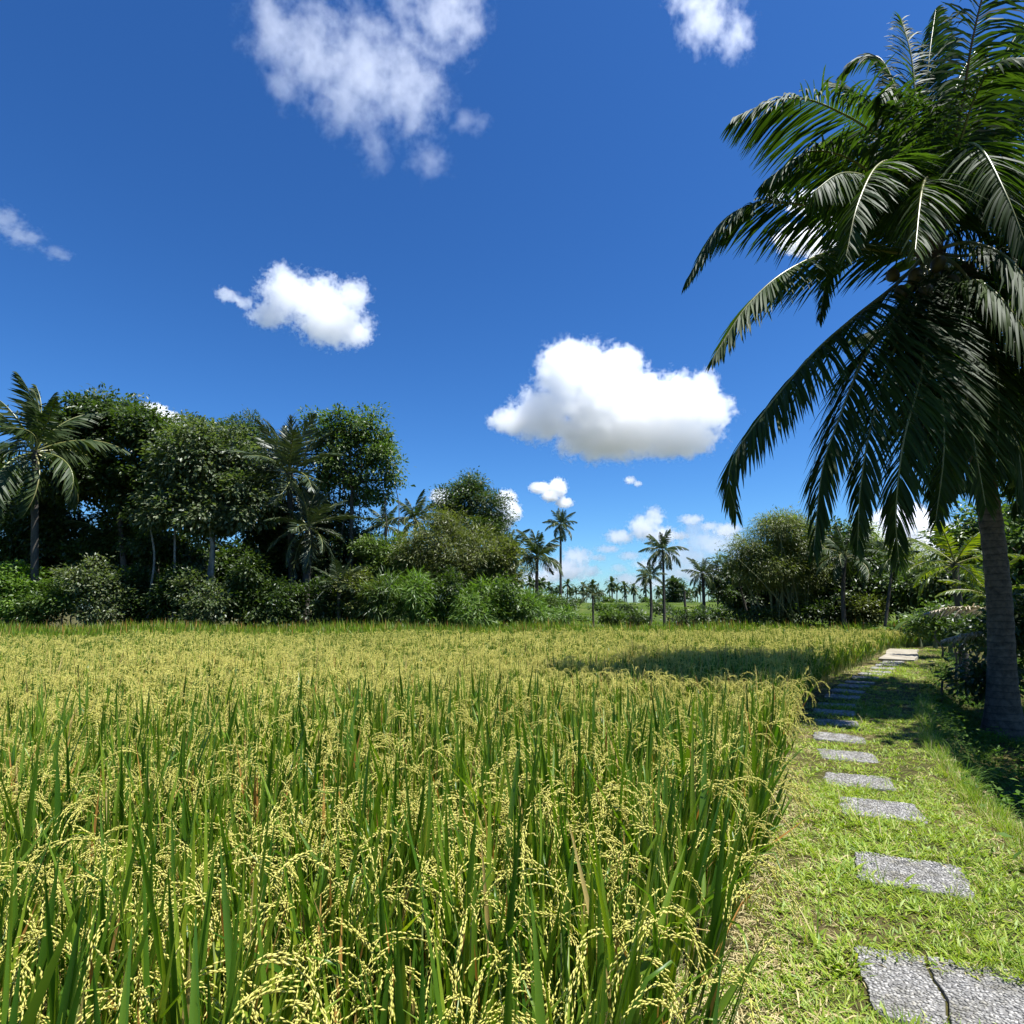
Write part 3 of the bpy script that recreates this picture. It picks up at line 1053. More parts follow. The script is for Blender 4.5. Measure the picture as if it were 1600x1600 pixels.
# fronds traced in the photograph: control points (u, v, distance)
FR = [
    ([(1440, 330, 10.2), (1385, 225, 10.0), (1288, 164, 9.6), (1222, 155, 9.4), (1150, 182, 9.3)], 'f', 1.2),
    ([(1430, 350, 10.0), (1350, 262, 9.8), (1270, 236, 9.6), (1196, 282, 9.5)], 'f', 1.0),
    ([(1432, 300, 10.3), (1408, 170, 10.6), (1378, 94, 10.8), (1340, 92, 11.0), (1312, 118, 11.2)], 'g', .6),
    ([(1450, 300, 10.2), (1446, 180, 10.2), (1452, 90, 10.3), (1462, 15, 10.6)], 'g', .5),
    ([(1475, 300, 9.9), (1502, 170, 9.2), (1520, 60, 8.6), (1548, -40, 8.2), (1600, -110, 7.9)], 'b', .8),
    ([(1480, 320, 10.3), (1545, 215, 10.4), (1640, 130, 10.5), (1740, 110, 10.5)], 'g', .75),
    ([(1490, 365, 10.2), (1560, 342, 10.1), (1640, 340, 10.0), (1740, 400, 9.9)], 'g', .75),
    ([(1400, 355, 10.1), (1300, 326, 9.9), (1210, 316, 9.7), (1178, 318, 9.65), (1125, 350, 9.6), (1074, 436, 9.6)], 'f', .8),
    ([(1410, 395, 9.9), (1320, 388, 9.3), (1235, 420, 8.8), (1170, 475, 8.6), (1116, 556, 8.5)], 'f', .85),
    ([(1400, 445, 10.0), (1330, 500, 9.7), (1262, 562, 9.5), (1172, 674, 9.3), (1140, 735, 9.3), (1150, 800, 9.3)], 'f', .92),
    ([(1410, 480, 9.8), (1352, 556, 9.4), (1306, 668, 9.2), (1284, 740, 9.1), (1272, 860, 9.1)], 'g', .8),
    ([(1430, 480, 9.6), (1392, 560, 9.1), (1362, 660, 8.9), (1345, 760, 8.9), (1340, 860, 9.0)], 'g', .7),
    ([(1452, 480, 9.5), (1440, 580, 8.8), (1412, 690, 8.6), (1400, 800, 8.7), (1405, 880, 8.8)], 'g', .75),
    ([(1480, 450, 9.7), (1530, 440, 9.2), (1590, 500, 8.8), (1650, 620, 8.7)], 'g', .75),
    ([(1475, 470, 9.7), (1500, 560, 9.2), (1520, 680, 9.0), (1540, 790, 9.0)], 'g', .8),
    ([(1485, 470, 10.6), (1540, 560, 11.2), (1580, 680, 11.5), (1590, 800, 11.6)], 'g', .75),
    ([(1430, 470, 10.8), (1420, 560, 11.6), (1440, 680, 12.0), (1470, 800, 12.1)], 'g', .75),
    ([(1420, 370, 10.8), (1350, 330, 11.8), (1300, 400, 12.6), (1280, 500, 12.9)], 'g', .62),
    ([(1480, 340, 10.8), (1540, 270, 11.8), (1600, 280, 12.8), (1640, 360, 13.2)], 'g', .75),
    ([(1440, 330, 9.9), (1400, 260, 9.2), (1370, 260, 8.4), (1340, 320, 7.8), (1322, 400, 7.6)], 'g', .7),
    ([(1470, 330, 9.9), (1500, 240, 9.2), (1530, 230, 8.4), (1570, 300, 7.8), (1610, 400, 7.6)], 'g', .75),
    ([(1430, 310, 10.5), (1400, 220, 11.2), (1350, 200, 12.0), (1310, 240, 12.5)], 'g', .65),
    ([(1462, 300, 10.4), (1480, 190, 10.8), (1500, 120, 11.2), (1530, 70, 11.5)], 'g', .7),
    ([(1495, 400, 10.2), (1580, 400, 10.4), (1660, 470, 10.5), (1720, 600, 10.5)], 'g', .75),
    ([(1455, 330, 9.9), (1450, 280, 9.0), (1440, 300, 8.0), (1430, 390, 7.3)], 'g', .75),
    ([(1480, 420, 9.9), (1530, 500, 9.5), (1580, 640, 9.4), (1600, 780, 9.4)], 'g', .8),
    ([(1460, 470, 9.6), (1470, 580, 9.0), (1475, 700, 8.9), (1462, 815, 9.0)], 'g', .72),
    ([(1440, 320, 10.6), (1400, 260, 11.4), (1330, 215, 12.2), (1270, 230, 12.6), (1230, 290, 12.8)], 'h', .9),
    ([(1440, 350, 9.8), (1380, 290, 9.0), (1320, 270, 8.4), (1270, 300, 8.0)], 'h', .9),
    ([(1450, 310, 10.0), (1430, 200, 9.6), (1400, 140, 9.3), (1372, 150, 9.0)], 'h', .8),
    ([(1480, 310, 10.2), (1540, 150, 10.2), (1600, 40, 10.2), (1680, -30, 10.2)], 'g', .85),
    ([(1490, 340, 10.0), (1570, 270, 9.6), (1650, 260, 9.3), (1720, 320, 9.0)], 'h', .85),
    ([(1500, 330, 10.6), (1580, 240, 11.2), (1640, 230, 11.6), (1700, 280, 12.0)], 'g', .85),
    ([(1480, 300, 9.8), (1520, 160, 9.0), (1560, 100, 8.4), (1620, 90, 8.0)], 'g', .85),
    ([(1450, 460, 9.9), (1430, 520, 9.7), (1440, 620, 9.8), (1448, 720, 9.9)], 'o', .6),
    ([(1475, 455, 9.9), (1498, 530, 9.8), (1496, 640, 9.8), (1484, 760, 9.9)], 'o', .6),
    ([(1440, 300, 10.1), (1432, 180, 10.0), (1424, 90, 10.0), (1408, 30, 10.1)], 'f', .7),
    ([(1436, 310, 10.4), (1392, 205, 10.6), (1340, 150, 10.8), (1300, 130, 11.0)], 'f', .8),
    ([(1500, 420, 9.7), (1545, 500, 9.3), (1560, 620, 9.1), (1555, 740, 9.1)], 'g', .85),
    ([(1520, 380, 9.6), (1590, 420, 9.2), (1640, 540, 9.0), (1660, 680, 9.0)], 'g', .85),
    ([(1500, 310, 10.0), (1570, 180, 9.6), (1650, 60, 9.2), (1740, 0, 9.0)], 'g', .8),
]
for i, (cp, kd, ll) in enumerate(FR):
    pts = bez([C0 + (hp(*cp[0]) - C0) * .12] + [hp(*p) for p in cp], 40)
    ch = pts[-1] - pts[0]
    sd_ = np.array([-ch[1], ch[0], 0])
    if np.linalg.norm(sd_) < .4:
        sd_ = np.array([1., .3, 0])
    Ls = np.sum(np.linalg.norm(pts[1:] - pts[:-1], axis=1))
    lf, mr = frond_parts(pts, sd_, rr, int(29 * Ls), ll * 1.45, .04, 4, rr.uniform(1.7, 2.4) if kd in 'ho' else rr.uniform(.7, 1.1) if kd == 'f' else rr.uniform(1.0, 1.5), .1, r0=.036, gap=.03, lift=-.35 if kd in 'ho' else .0 if kd == 'f' else rr.uniform(-.1, .25))
    f = lf.build('frond', M['palm_leaf_old' if kd == 'o' else 'palm_leaf'], HP)
    if kd == 'o':
        f['label'] = 'withered brown frond hanging beside the trunk'
    mr.build('midrib', M['rachis_dark' if kd == 'b' else 'rachis'], f)
    if kd == 'b':
        f['label'] = 'frond with a thick reddish brown midrib'
cm = coconut_ball(rr)
for (u, v, y) in [(1430, 432, 9.75), (1466, 412, 9.7), (1408, 458, 9.8), (1512, 420, 9.8), (1448, 455, 9.65), (1488, 440, 9.7), (1395, 430, 9.95), (1526, 432, 10.0), (1470, 452, 9.7)]:
    o = link('coconut', cm, HP)
    o.location = hp(u, v, y)
    o.rotation_euler = (rr.normal(0, .4), rr.normal(0, .4), rr.uniform(0, 6))
mb = MB()
for i in range(14):
    b0 = hp(1530 + rr.normal(0, 10), 350 + rr.normal(0, 8), 10)
    tube(mb, bez([b0, b0 + rr.normal(0, .12, 3) + [0, 0, .05], b0 + rr.normal(0, .22, 3) - [0, 0, .12]], 6), .006, 4)
mb.build('flower_stalk', M['rachis'], HP)

# ---- frond shapes shared by the palms farther off
FROND = {}


def frond_kind(key, mat, nleaf, ll, lw, droop, el0, grav, segs, fwd0, seed, spread=1.0, r0=.012):
    rng = np.random.default_rng(seed)
    n = 14
    p = np.zeros(3)
    pts = [p]
    for k in range(n):
        a = el0 - droop * ((k + .5) / n) ** 1.3
        p = p + np.array([math.cos(a), .02 * math.sin(k + seed), math.sin(a)]) / n
        pts.append(p)
    lf, mr = frond_parts(np.array(pts), [0, 1, 0], rng, nleaf, ll, lw, segs, grav, .14, fwd0, r0=r0, gap=.06, spread=spread, sides=4, jitter=.14)
    mb = MB()
    mb.v, mb.f, mb.m, mb.n = lf.v, lf.f, lf.m, lf.n
    k = mb.n
    for f in mr.f:
        mb.f.append(f + k)
        mb.m.append(1)
    mb.v += mr.v
    mb.n += mr.n
    FROND.setdefault(key, []).append(mb.mesh('frond', [mat, M['rachis']]))


for i in range(5):
    frond_kind('coco', M['palm_leaf_far'], 34, .3, .027, (.6, .9, 1.2, 1.5, 1.8)[i], .25, 1.5, 2, .5, 40 + i)
    frond_kind('stiff', M['palm_leaf_stiff'], 36, .3, .026, (.4, .6, .8, 1.0, 1.2)[i], .2, .35, 2, .6, 60 + i)
    frond_kind('yellow', M['palm_leaf_yellow'], 44, .22, .02, (.5, .7, .9, 1.1, 1.3)[i], .2, .8, 3, .5, 80 + i)
for i in range(2):
    frond_kind('dead', M['palm_leaf_dead'], 46, .2, .016, (.5, .3)[i], .1, 1.0, 3, .7, 90 + i)


def palm(label, base, top, crown_r, nf=20, kind='coco', seed=0, tr=.14, el_hi=80, el_lo=-42, bend=None, cat='palm tree', group=None, name='coconut_palm', sq=1.0):
    rng = np.random.default_rng(1000 + seed)
    base, top = np.asarray(base, float), np.asarray(top, float)
    t = thing(name, label, cat, tuple(base), group)
    T = top - base
    mid = T * .5 + (np.array([bend or 0, 0, 0]))
    c = bez([[0, 0, -.1], mid * .5 + T * .0, mid, T * .78 + mid * .0 + np.array([(bend or 0) * .6, 0, 0]), T], 24)
    k = np.linspace(0, 1, 24)
    mb = MB()
    tube(mb, c, tr * (1 - .3 * k + .5 * np.exp(-k * 14) + .25 * sstep(.93, 1, k)), 9)
    mb.build('trunk', M['palm_bark_far'], t)
    ks = FROND[kind]
    a0 = rng.uniform(0, 6.28)
    for i in range(nf):
        f = (i + .5) / nf
        el = RAD(el_hi + (el_lo - el_hi) * f ** 1.0 + rng.normal(0, 6))
        o = link('frond', ks[min(4, int((.1 + .9 * f) * 5 * rng.uniform(.7, 1.1))) % len(ks)], t)
        o.location = T + np.array([0, 0, -.12 * f * crown_r * .3])
        o.rotation_euler = (Matrix.Rotation(a0 + i * 2.39996 + rng.normal(0, .12), 3, 'Z') @ Matrix.Rotation(-el, 3, 'Y') @ Matrix.Rotation(rng.normal(0, .35), 3, 'X')).to_euler()
        s = crown_r * rng.uniform(.88, 1.1) * (.82 if f < .12 else 1)
        o.scale = (s, s * sq, s)
    return t


def gpt(u, y, dz=0.0, z=None):
    """point of the ground at column u, distance y"""
    x = (u - 800) / FPX * y * CT      # good enough near the horizon
    x = at(u, YH, y)[0]
    return np.array([x, y, (gz(x, y) if z is None else z) + dz])


palm('tall coconut palm at the left edge, rising before the dark wood', gpt(60, 31.6), at(55, 704, 31.6), 4.4, 20, 'coco', 1, .2, 88, -50)
palm('stiff feathery sugar palm standing high between two broadleaf crowns of the left wood', gpt(462, 34), at(452, 738, 34), 3.6, 26, 'stiff', 2, .22, 86, -50, name='sugar_palm')
palm('low sugar palm with long arching grey fronds in front of the open-crowned tree', gpt(478, 33.2), at(482, 822, 33.2), 2.7, 22, 'stiff', 3, .24, 80, -70, name='sugar_palm')
palm('small sugar palm low in the dark undergrowth of the left wood, near its right end', gpt(532, 31), at(530, 915, 31), 1.6, 14, 'stiff', 4, .12, 70, -30, name='sugar_palm')
palm('dark young palm half hidden in the gloom under the left wood', gpt(170, 37), at(172, 845, 37), 2.6, 14, 'coco', 5, .16, 70, -35)
palm('small coconut palm partly hidden behind the open-crowned tree, left of a taller one', gpt(602, 50), at(603, 822, 50), 2.4, 14, 'coco', 6, .16, 85, -30)
palm('coconut palm standing clear against the sky left of the round-crowned tree', gpt(652, 46), at(649, 812, 46), 2.3, 19, 'coco', 7, .17, 80, -45)
palm('coconut palm half hidden behind the right side of the round-crowned tree', gpt(796, 47), at(796, 858, 47), 2.2, 15, 'coco', 8, .16, 70, -40)
palm('stocky dark coconut palm with ragged crown, at the right end of the shrubs', gpt(838, 37), at(839, 872, 37), 2.0, 21, 'coco', 9, .13, 84, -28, sq=1.2)
palm('tallest slender coconut palm with thin trunk, behind the stocky one', gpt(876, 56, z=.9), at(876, 820, 56), 1.75, 22, 'coco', 10, .13, 82, -48)
palm('slender coconut palm with drooping crown, alone in the middle of the gap', gpt(1037, 33.5), at(1036, 860, 33.5), 1.35, 22, 'coco', 11, .085, 80, -52)
palm('shorter coconut palm with a crooked dark trunk, left of the slender one', gpt(1014, 32.8), at(1016, 900, 32.8), 1.0, 15, 'coco', 12, .085, 75, -25, bend=.06)
palm('dark ragged coconut palm left of the bamboo clump', gpt(1100, 38), at(1098, 897, 38), 1.35, 18, 'coco', 13, .12, 80, -50)
palm('leaning coconut palm whose trunk slants right towards the bamboo', gpt(1174, 40), at(1150, 893, 40), 1.25, 14, 'coco', 14, .09, 60, -45)
palm('little young palm in front of the terraces', gpt(927, 35), at(926, 930, 35), .95, 12, 'coco', 15, .07, 75, -15)
palm('coconut palm with a pale curved trunk in the dark grove on the right', gpt(1316, 33), at(1320, 868, 33), 2.1, 16, 'coco', 16, .13, 70, -45, bend=-.1)
palm('thin palm with a slanting pale trunk beside the banana plants', gpt(1374, 30), at(1396, 872, 30), 1.4, 12, 'coco', 17, .08, 70, -50)
palm('second tall coconut palm crowding in behind the big one at the right picture edge', gpt(1602, 11.9), at(1612, 520, 11.8), 3.7, 26, 'coco', 18, .17, 70, -62)
palm('young palm with sunlit yellow green fronds left of the big trunk', gpt(1496, 17.5), at(1492, 880, 17.5), 1.75, 12, 'yellow', 19, .12, 62, -30, name='young_palm')
palm('small yellow green palm low behind the big trunk', gpt(1542, 16), at(1545, 930, 16), 1.2, 9, 'yellow', 20, .1, 60, -10, name='young_palm')
# dead fronds hanging out of the undergrowth left of the big trunk
for i, (lb, u, v, y, az, el, s) in enumerate([
        ('bleached dead palm frond lying across the bushes left of the big trunk, upper of two', 1566, 954, 14.2, 181, 4, 1.9),
        ('bleached dead palm frond lower of two, resting on the bank left of the big trunk', 1570, 984, 13.0, 184, -7, 1.45)]):
    o = link('fallen_frond', FROND['dead'][i])
    o.location = at(u, v, y)
    o.rotation_euler = (Matrix.Rotation(RAD(az), 3, 'Z') @ Matrix.Rotation(RAD(-el), 3, 'Y') @ Matrix.Rotation(.5, 3, 'X')).to_euler()
    o.scale = (s, s * 1.1, s)
    tag(o, lb, 'palm frond', 'dead fronds')

# ---- far line of palms beyond the terraces
far_me = []
for i in range(4):
    rng = np.random.default_rng(300 + i)
    mb = MB()
    tube(mb, [[0, 0, 0], [.1, 0, 3], [.2, 0, 6.2]], [.2, .16, .14], 5, 1)
    for k in range(17):
        a, el = k * 2.4, RAD(80 - 125 * k / 17)
        d = np.array([math.cos(a) * math.cos(el), math.sin(a) * math.cos(el), math.sin(el)])
        ribbons(mb, [[.2, 0, 6.2]], [d], [np.array([-math.sin(a), math.cos(a), 0])], 2.7 * rng.uniform(.8, 1.1), .75, 1.2, 4, 0, np.array([.3, 1, 1, .7, .1]))
    far_me.append(mb.mesh('far_palm', [M['palm_leaf_far'], M['palm_bark_far']]))
rng = np.random.default_rng(77)
for i in range(100):
    u = 790 + i * 5.0 + rng.normal(0, 5)
    y = rng.uniform(150, 235)
    o = link('far_palm', far_me[i % 4])
    x = at(u, YH, y)[0]
    o.location = (x, y, 2.45)
    s = rng.uniform(.5, 1.0) * (1.25 if rng.random() < .15 else 1)
    o.scale = (s * 1.1, s * 1.1, s)
    o.rotation_euler = (0, 0, rng.uniform(0, 6))
    tag(o, 'tiny far coconut palm in the line of trees along the horizon', 'palm tree', 'far palms along the horizon')

# ------------------------------------------------------------------ broadleaf trees, bushes, bamboo
STY = {  # leaf length, width/length, leaves per clump, clump radius, droop, clumps per m3-ish
    'broad': (.26, .5, 46, .42, .55, 3.0),
    'small': (.17, .5, 62, .38, .35, 3.4),
    'fine': (.26, .17, 70, .4, .5, 3.2),
    'bamboo': (.22, .2, 60, .4, .7, 4.6),
    'bush': (.19, .5, 60, .34, .3, 4.2),
    'tallgrass': (.4, .12, 46, .3, .4, 4.5),
    'open': (.22, .5, 40, .34, .5, 2.2),
}


def tree(name, label, cat, u0, d, lobes, leaf='deep', style='broad', tr=.16, bark='bark_dark', seed=0, k=1.0, size=1.0, group=None, zb=None, stems=1, limb=.5, twigs=.4, vines=0):
    rng = np.random.default_rng(5000 + seed)
    base = gpt(u0, d, z=zb)
    t = thing(name, label, cat, tuple(base), group)
    ll, wr, nl, rc, droop, dens = STY[style]
    ll *= size
    tk, lf = MB(), MB()
    cents, rads = [], []
    for (u, v, ru, rv) in lobes:
        rx, rz = ru * d / FPX, rv * d / FPX
        ry = (rx + rz) * .5
        cents.append(at(u, v, d + rng.uniform(-.4, .4) * ry) - base)
        rads.append(np.array([rx, ry, rz]))
    cents, rads = np.array(cents), np.array(rads)
    low = min(c[2] - r[2] for c, r in zip(cents, rads))
    hub_z = max(.25, low + .25 * (cents[:, 2].max() - low))
    cx = cents[:, :2].mean(0)
    hubs = []
    for s in range(stems):
        off = np.array([rng.normal(0, .35), rng.normal(0, .2), 0]) * (stems > 1)
        hub = np.array([cx[0] * limb + rng.normal(0, .12), cx[1] * limb, hub_z]) + off * 1.5
        c = bez([off + [0, 0, -.1], off + hub * .35 + [rng.normal(0, .1), 0, 0], off * .5 + hub * .7 + [rng.normal(0, .12), 0, 0], hub], 12)
        tube(tk, c, tr * (np.linspace(1, .62, 12) + .5 * np.exp(-np.linspace(0, 8, 12))), 8)
        hubs.append(hub)
    for i, (c, r) in enumerate(zip(cents, rads)):
        hub = hubs[i % stems]
        inner = c - [0, 0, r[2] * .35]
        q = bez([hub, hub * .6 + inner * .4 + [0, 0, .15 * r[2]], inner, c + [0, 0, r[2] * .3]], 9)
        tube(tk, q, tr * np.linspace(.55, .14, 9), 6)
        vol = r[0] * r[1] * r[2] * 4.19
        n = int(max(9, k * dens * 3.4 * vol ** .8))
        dirs = nrm(rng.normal(0, 1, (n, 3)))
        rad = rng.random(n) ** .42
        rad = rad * (1 + .12 * np.sin(dirs[:, 0] * 5 + i) + .1 * np.sin(dirs[:, 2] * 7 + 2 * i))
        cc = c + dirs * rad[:, None] * r * 1.0
        cc[:, 2] = np.maximum(cc[:, 2], .15)
        for j in np.where(rng.random(n) < twigs)[0]:
            st = q[rng.integers(3, 9)]
            tube(tk, [st, (st + cc[j]) / 2 + rng.normal(0, .08, 3) + [0, 0, .06], cc[j]], [tr * .2, tr * .13, .008], 4)
        sc = rng.uniform(.65, 1.35, n)
        m_ = np.maximum(6, (nl * sc ** 2 * rng.uniform(.7, 1.2, n))).astype(int)
        idx = np.repeat(np.arange(n), m_)
        g = rng.normal(0, 1, (len(idx), 3))
        off = g * (rc * sc[idx])[:, None] * np.array([1, 1, .62]) * .62
        pos = cc[idx] + off
        pos[:, 2] = np.maximum(pos[:, 2], .03)
        dr = nrm(off) * .8 + dirs[idx] * .5 + rng.normal(0, .45, off.shape) + [0, 0, -droop]
        up = rng.normal(0, .45, off.shape) + [0, 0, 1.] + dirs[idx] * .35
        l_ = ll * rng.uniform(.65, 1.25, len(idx))
        kites(lf, pos, dr, up, l_, l_ * wr * rng.uniform(.8, 1.2, len(idx)))
    for i in range(vines):
        c, r = cents[rng.integers(len(cents))], rads[0]
        p0 = c + [rng.uniform(-1, 1) * r[0], -.3, -r[2] * .6]
        tube(tk, bez([p0, p0 + [rng.normal(0, .15), 0, -1.2], p0 + [rng.normal(0, .2), 0, -rng.uniform(1.8, 3.4)]], 7), .025, 4)
    tk.build('trunk' if stems == 1 else 'stems', M[bark], t)
    lf.build('crown', M['leaf_' + leaf], t, smooth=False)
    return t


W = 'tree'
tree('broadleaf_tree', 'large-leaved broadleaf tree beside the left edge palm, sky showing through its crown', W, 205, 35.5,
     [(112, 668, 38, 44), (165, 655, 62, 40), (228, 672, 52, 36), (150, 738, 70, 50), (228, 750, 62, 62), (98, 745, 38, 46)], 'deep', 'broad', .2, seed=1, k=.85, size=1.15)
tree('broadleaf_tree', 'dense grey green broadleaf tree with pale slim trunk, in the middle of the left wood', W, 326, 33,
     [(300, 715, 58, 58), (352, 735, 58, 66), (322, 800, 58, 44), (388, 785, 34, 50), (262, 775, 40, 40)], 'grey', 'broad', .2, 'bark_pale', seed=2, k=1.05)
tree('broadleaf_tree', 'bluish green tree showing its domed top behind the middle of the left wood', W, 392, 41,
     [(378, 682, 42, 38), (412, 722, 34, 46), (352, 690, 32, 30), (300, 672, 30, 26)], 'blue', 'small', .18, seed=3)
tree('broadleaf_tree', 'tall open-crowned tree with hanging vines at the right end of the left wood', W, 548, 36,
     [(520, 690, 42, 46), (570, 675, 48, 38), (608, 735, 28, 42), (548, 742, 46, 46), (500, 735, 30, 46), (494, 662, 24, 22), (590, 700, 34, 36), (590, 775, 34, 20), (545, 665, 36, 26)], 'mid', 'open', .17, seed=4, k=1.0, vines=16)
tree('broadleaf_tree', 'slim tree with yellowish leaves high in the left wood, behind the large-leaved tree', W, 255, 38,
     [(160, 640, 34, 26), (215, 655, 34, 28), (255, 700, 38, 40), (285, 668, 26, 24)], 'olive', 'small', .12, seed=5, k=.8)
tree('broadleaf_tree', 'dark tree filling the shade behind the left edge palm', W, 20, 37,
     [(12, 770, 44, 56), (60, 800, 44, 50), (-40, 740, 50, 70), (100, 830, 40, 46), (30, 850, 50, 40)], 'deep', 'broad', .18, seed=6)
tree('broadleaf_tree', 'shaded tree with pale twin stems low in the middle of the left wood', W, 272, 36.5,
     [(190, 835, 50, 44), (250, 850, 48, 42), (290, 870, 40, 36), (150, 870, 46, 36)], 'deep', 'broad', .08, 'bark_pale', seed=7, stems=3)
for i, (u, lb, tr_, label) in enumerate([
        (330, [(318, 790, 30, 24), (345, 800, 26, 22)], .13, 'slim tree with a pale bare trunk standing in front of the grey green crown'),
        (276, [(262, 800, 26, 22), (286, 792, 24, 20)], .08, 'thin pale stemmed tree left of the slim bare trunked one'),
        (236, [(226, 806, 24, 20), (246, 798, 24, 20)], .07, 'thin stemmed tree under the large-leaved crown in the left wood')]):
    tree('slim_tree', label, W, u, 32.2, lb, 'grey', 'broad', tr_, 'bark_pale', seed=60 + i, k=.8, limb=.9)
tree('broadleaf_tree', 'dark leafy tree under the sugar palm in the left wood', W, 425, 36,
     [(420, 840, 36, 60), (405, 900, 44, 44), (455, 880, 40, 50), (500, 870, 40, 50), (440, 790, 34, 40)], 'deep', 'broad', .12, seed=8)
tree('broadleaf_tree', 'dark tangled tree behind the low sugar palm, with sky behind its right side', W, 560, 37,
     [(520, 820, 40, 46), (560, 840, 40, 42), (590, 870, 36, 38), (540, 880, 50, 44), (500, 790, 34, 40)], 'blue', 'open', .1, seed=9, k=1.2)
tree('broadleaf_tree', 'round-crowned tree standing above the shrubs right of the left wood', W, 738, 38,
     [(735, 778, 42, 34), (702, 792, 28, 30), (768, 800, 32, 34), (742, 832, 44, 32), (728, 756, 26, 16), (700, 822, 24, 22), (775, 832, 22, 24)], 'deep', 'small', .13, seed=10, k=1.05, stems=3)
tree('feathery_tree', 'feathery olive brown tree in front of the round-crowned tree', W, 715, 33.5,
     [(690, 846, 46, 34), (742, 868, 50, 38), (652, 862, 36, 30), (786, 882, 26, 40), (700, 816, 28, 22), (700, 890, 50, 30)], 'olive', 'fine', .09, seed=11, k=1.1, stems=2)
tree('ivy_column', 'bush wrapped in creepers like a column, at the right of the feathery tree', 'bush', 790, 33,
     [(792, 870, 20, 30), (786, 905, 26, 28), (775, 885, 22, 30)], 'olive', 'bush', .1, seed=12, k=1.2)
tree('broadleaf_tree', 'pale green leafy tree between the open-crowned tree and the feathery one', W, 612, 34.5,
     [(612, 868, 36, 30), (590, 890, 32, 34), (640, 885, 34, 30), (575, 850, 20, 20)], 'mid', 'bush', .09, seed=13)
for i, (u, lb, label) in enumerate([
        (40, [(20, 900, 50, 50), (70, 890, 50, 44)], 'dark understorey tree at the back of the wood behind the left edge palm trunk'),
        (150, [(125, 890, 46, 50), (180, 900, 46, 44)], 'dark understorey tree at the back of the wood above the pale layered bush'),
        (240, [(225, 895, 44, 46), (275, 905, 40, 44)], 'dark understorey tree at the back of the wood behind the twin pale stems'),
        (335, [(320, 890, 40, 50), (365, 900, 44, 46)], 'dark understorey tree at the back of the wood behind the pale slim trunk'),
        (470, [(440, 900, 50, 44), (500, 905, 44, 44)], 'dark understorey tree at the back of the wood behind the low sugar palm'),
        (570, [(550, 905, 46, 40), (600, 910, 40, 36)], 'dark understorey tree at the back of the wood behind the olive bush'),
        (690, [(660, 900, 46, 40), (720, 905, 40, 40), (770, 915, 34, 36)], 'dark understorey tree behind the feathery olive tree')]):
    tree('understorey_tree', label, W, u, 40, lb, 'deep', 'broad', .09, seed=70 + i, group='understorey trees of the left wood', k=.9, size=1.2)
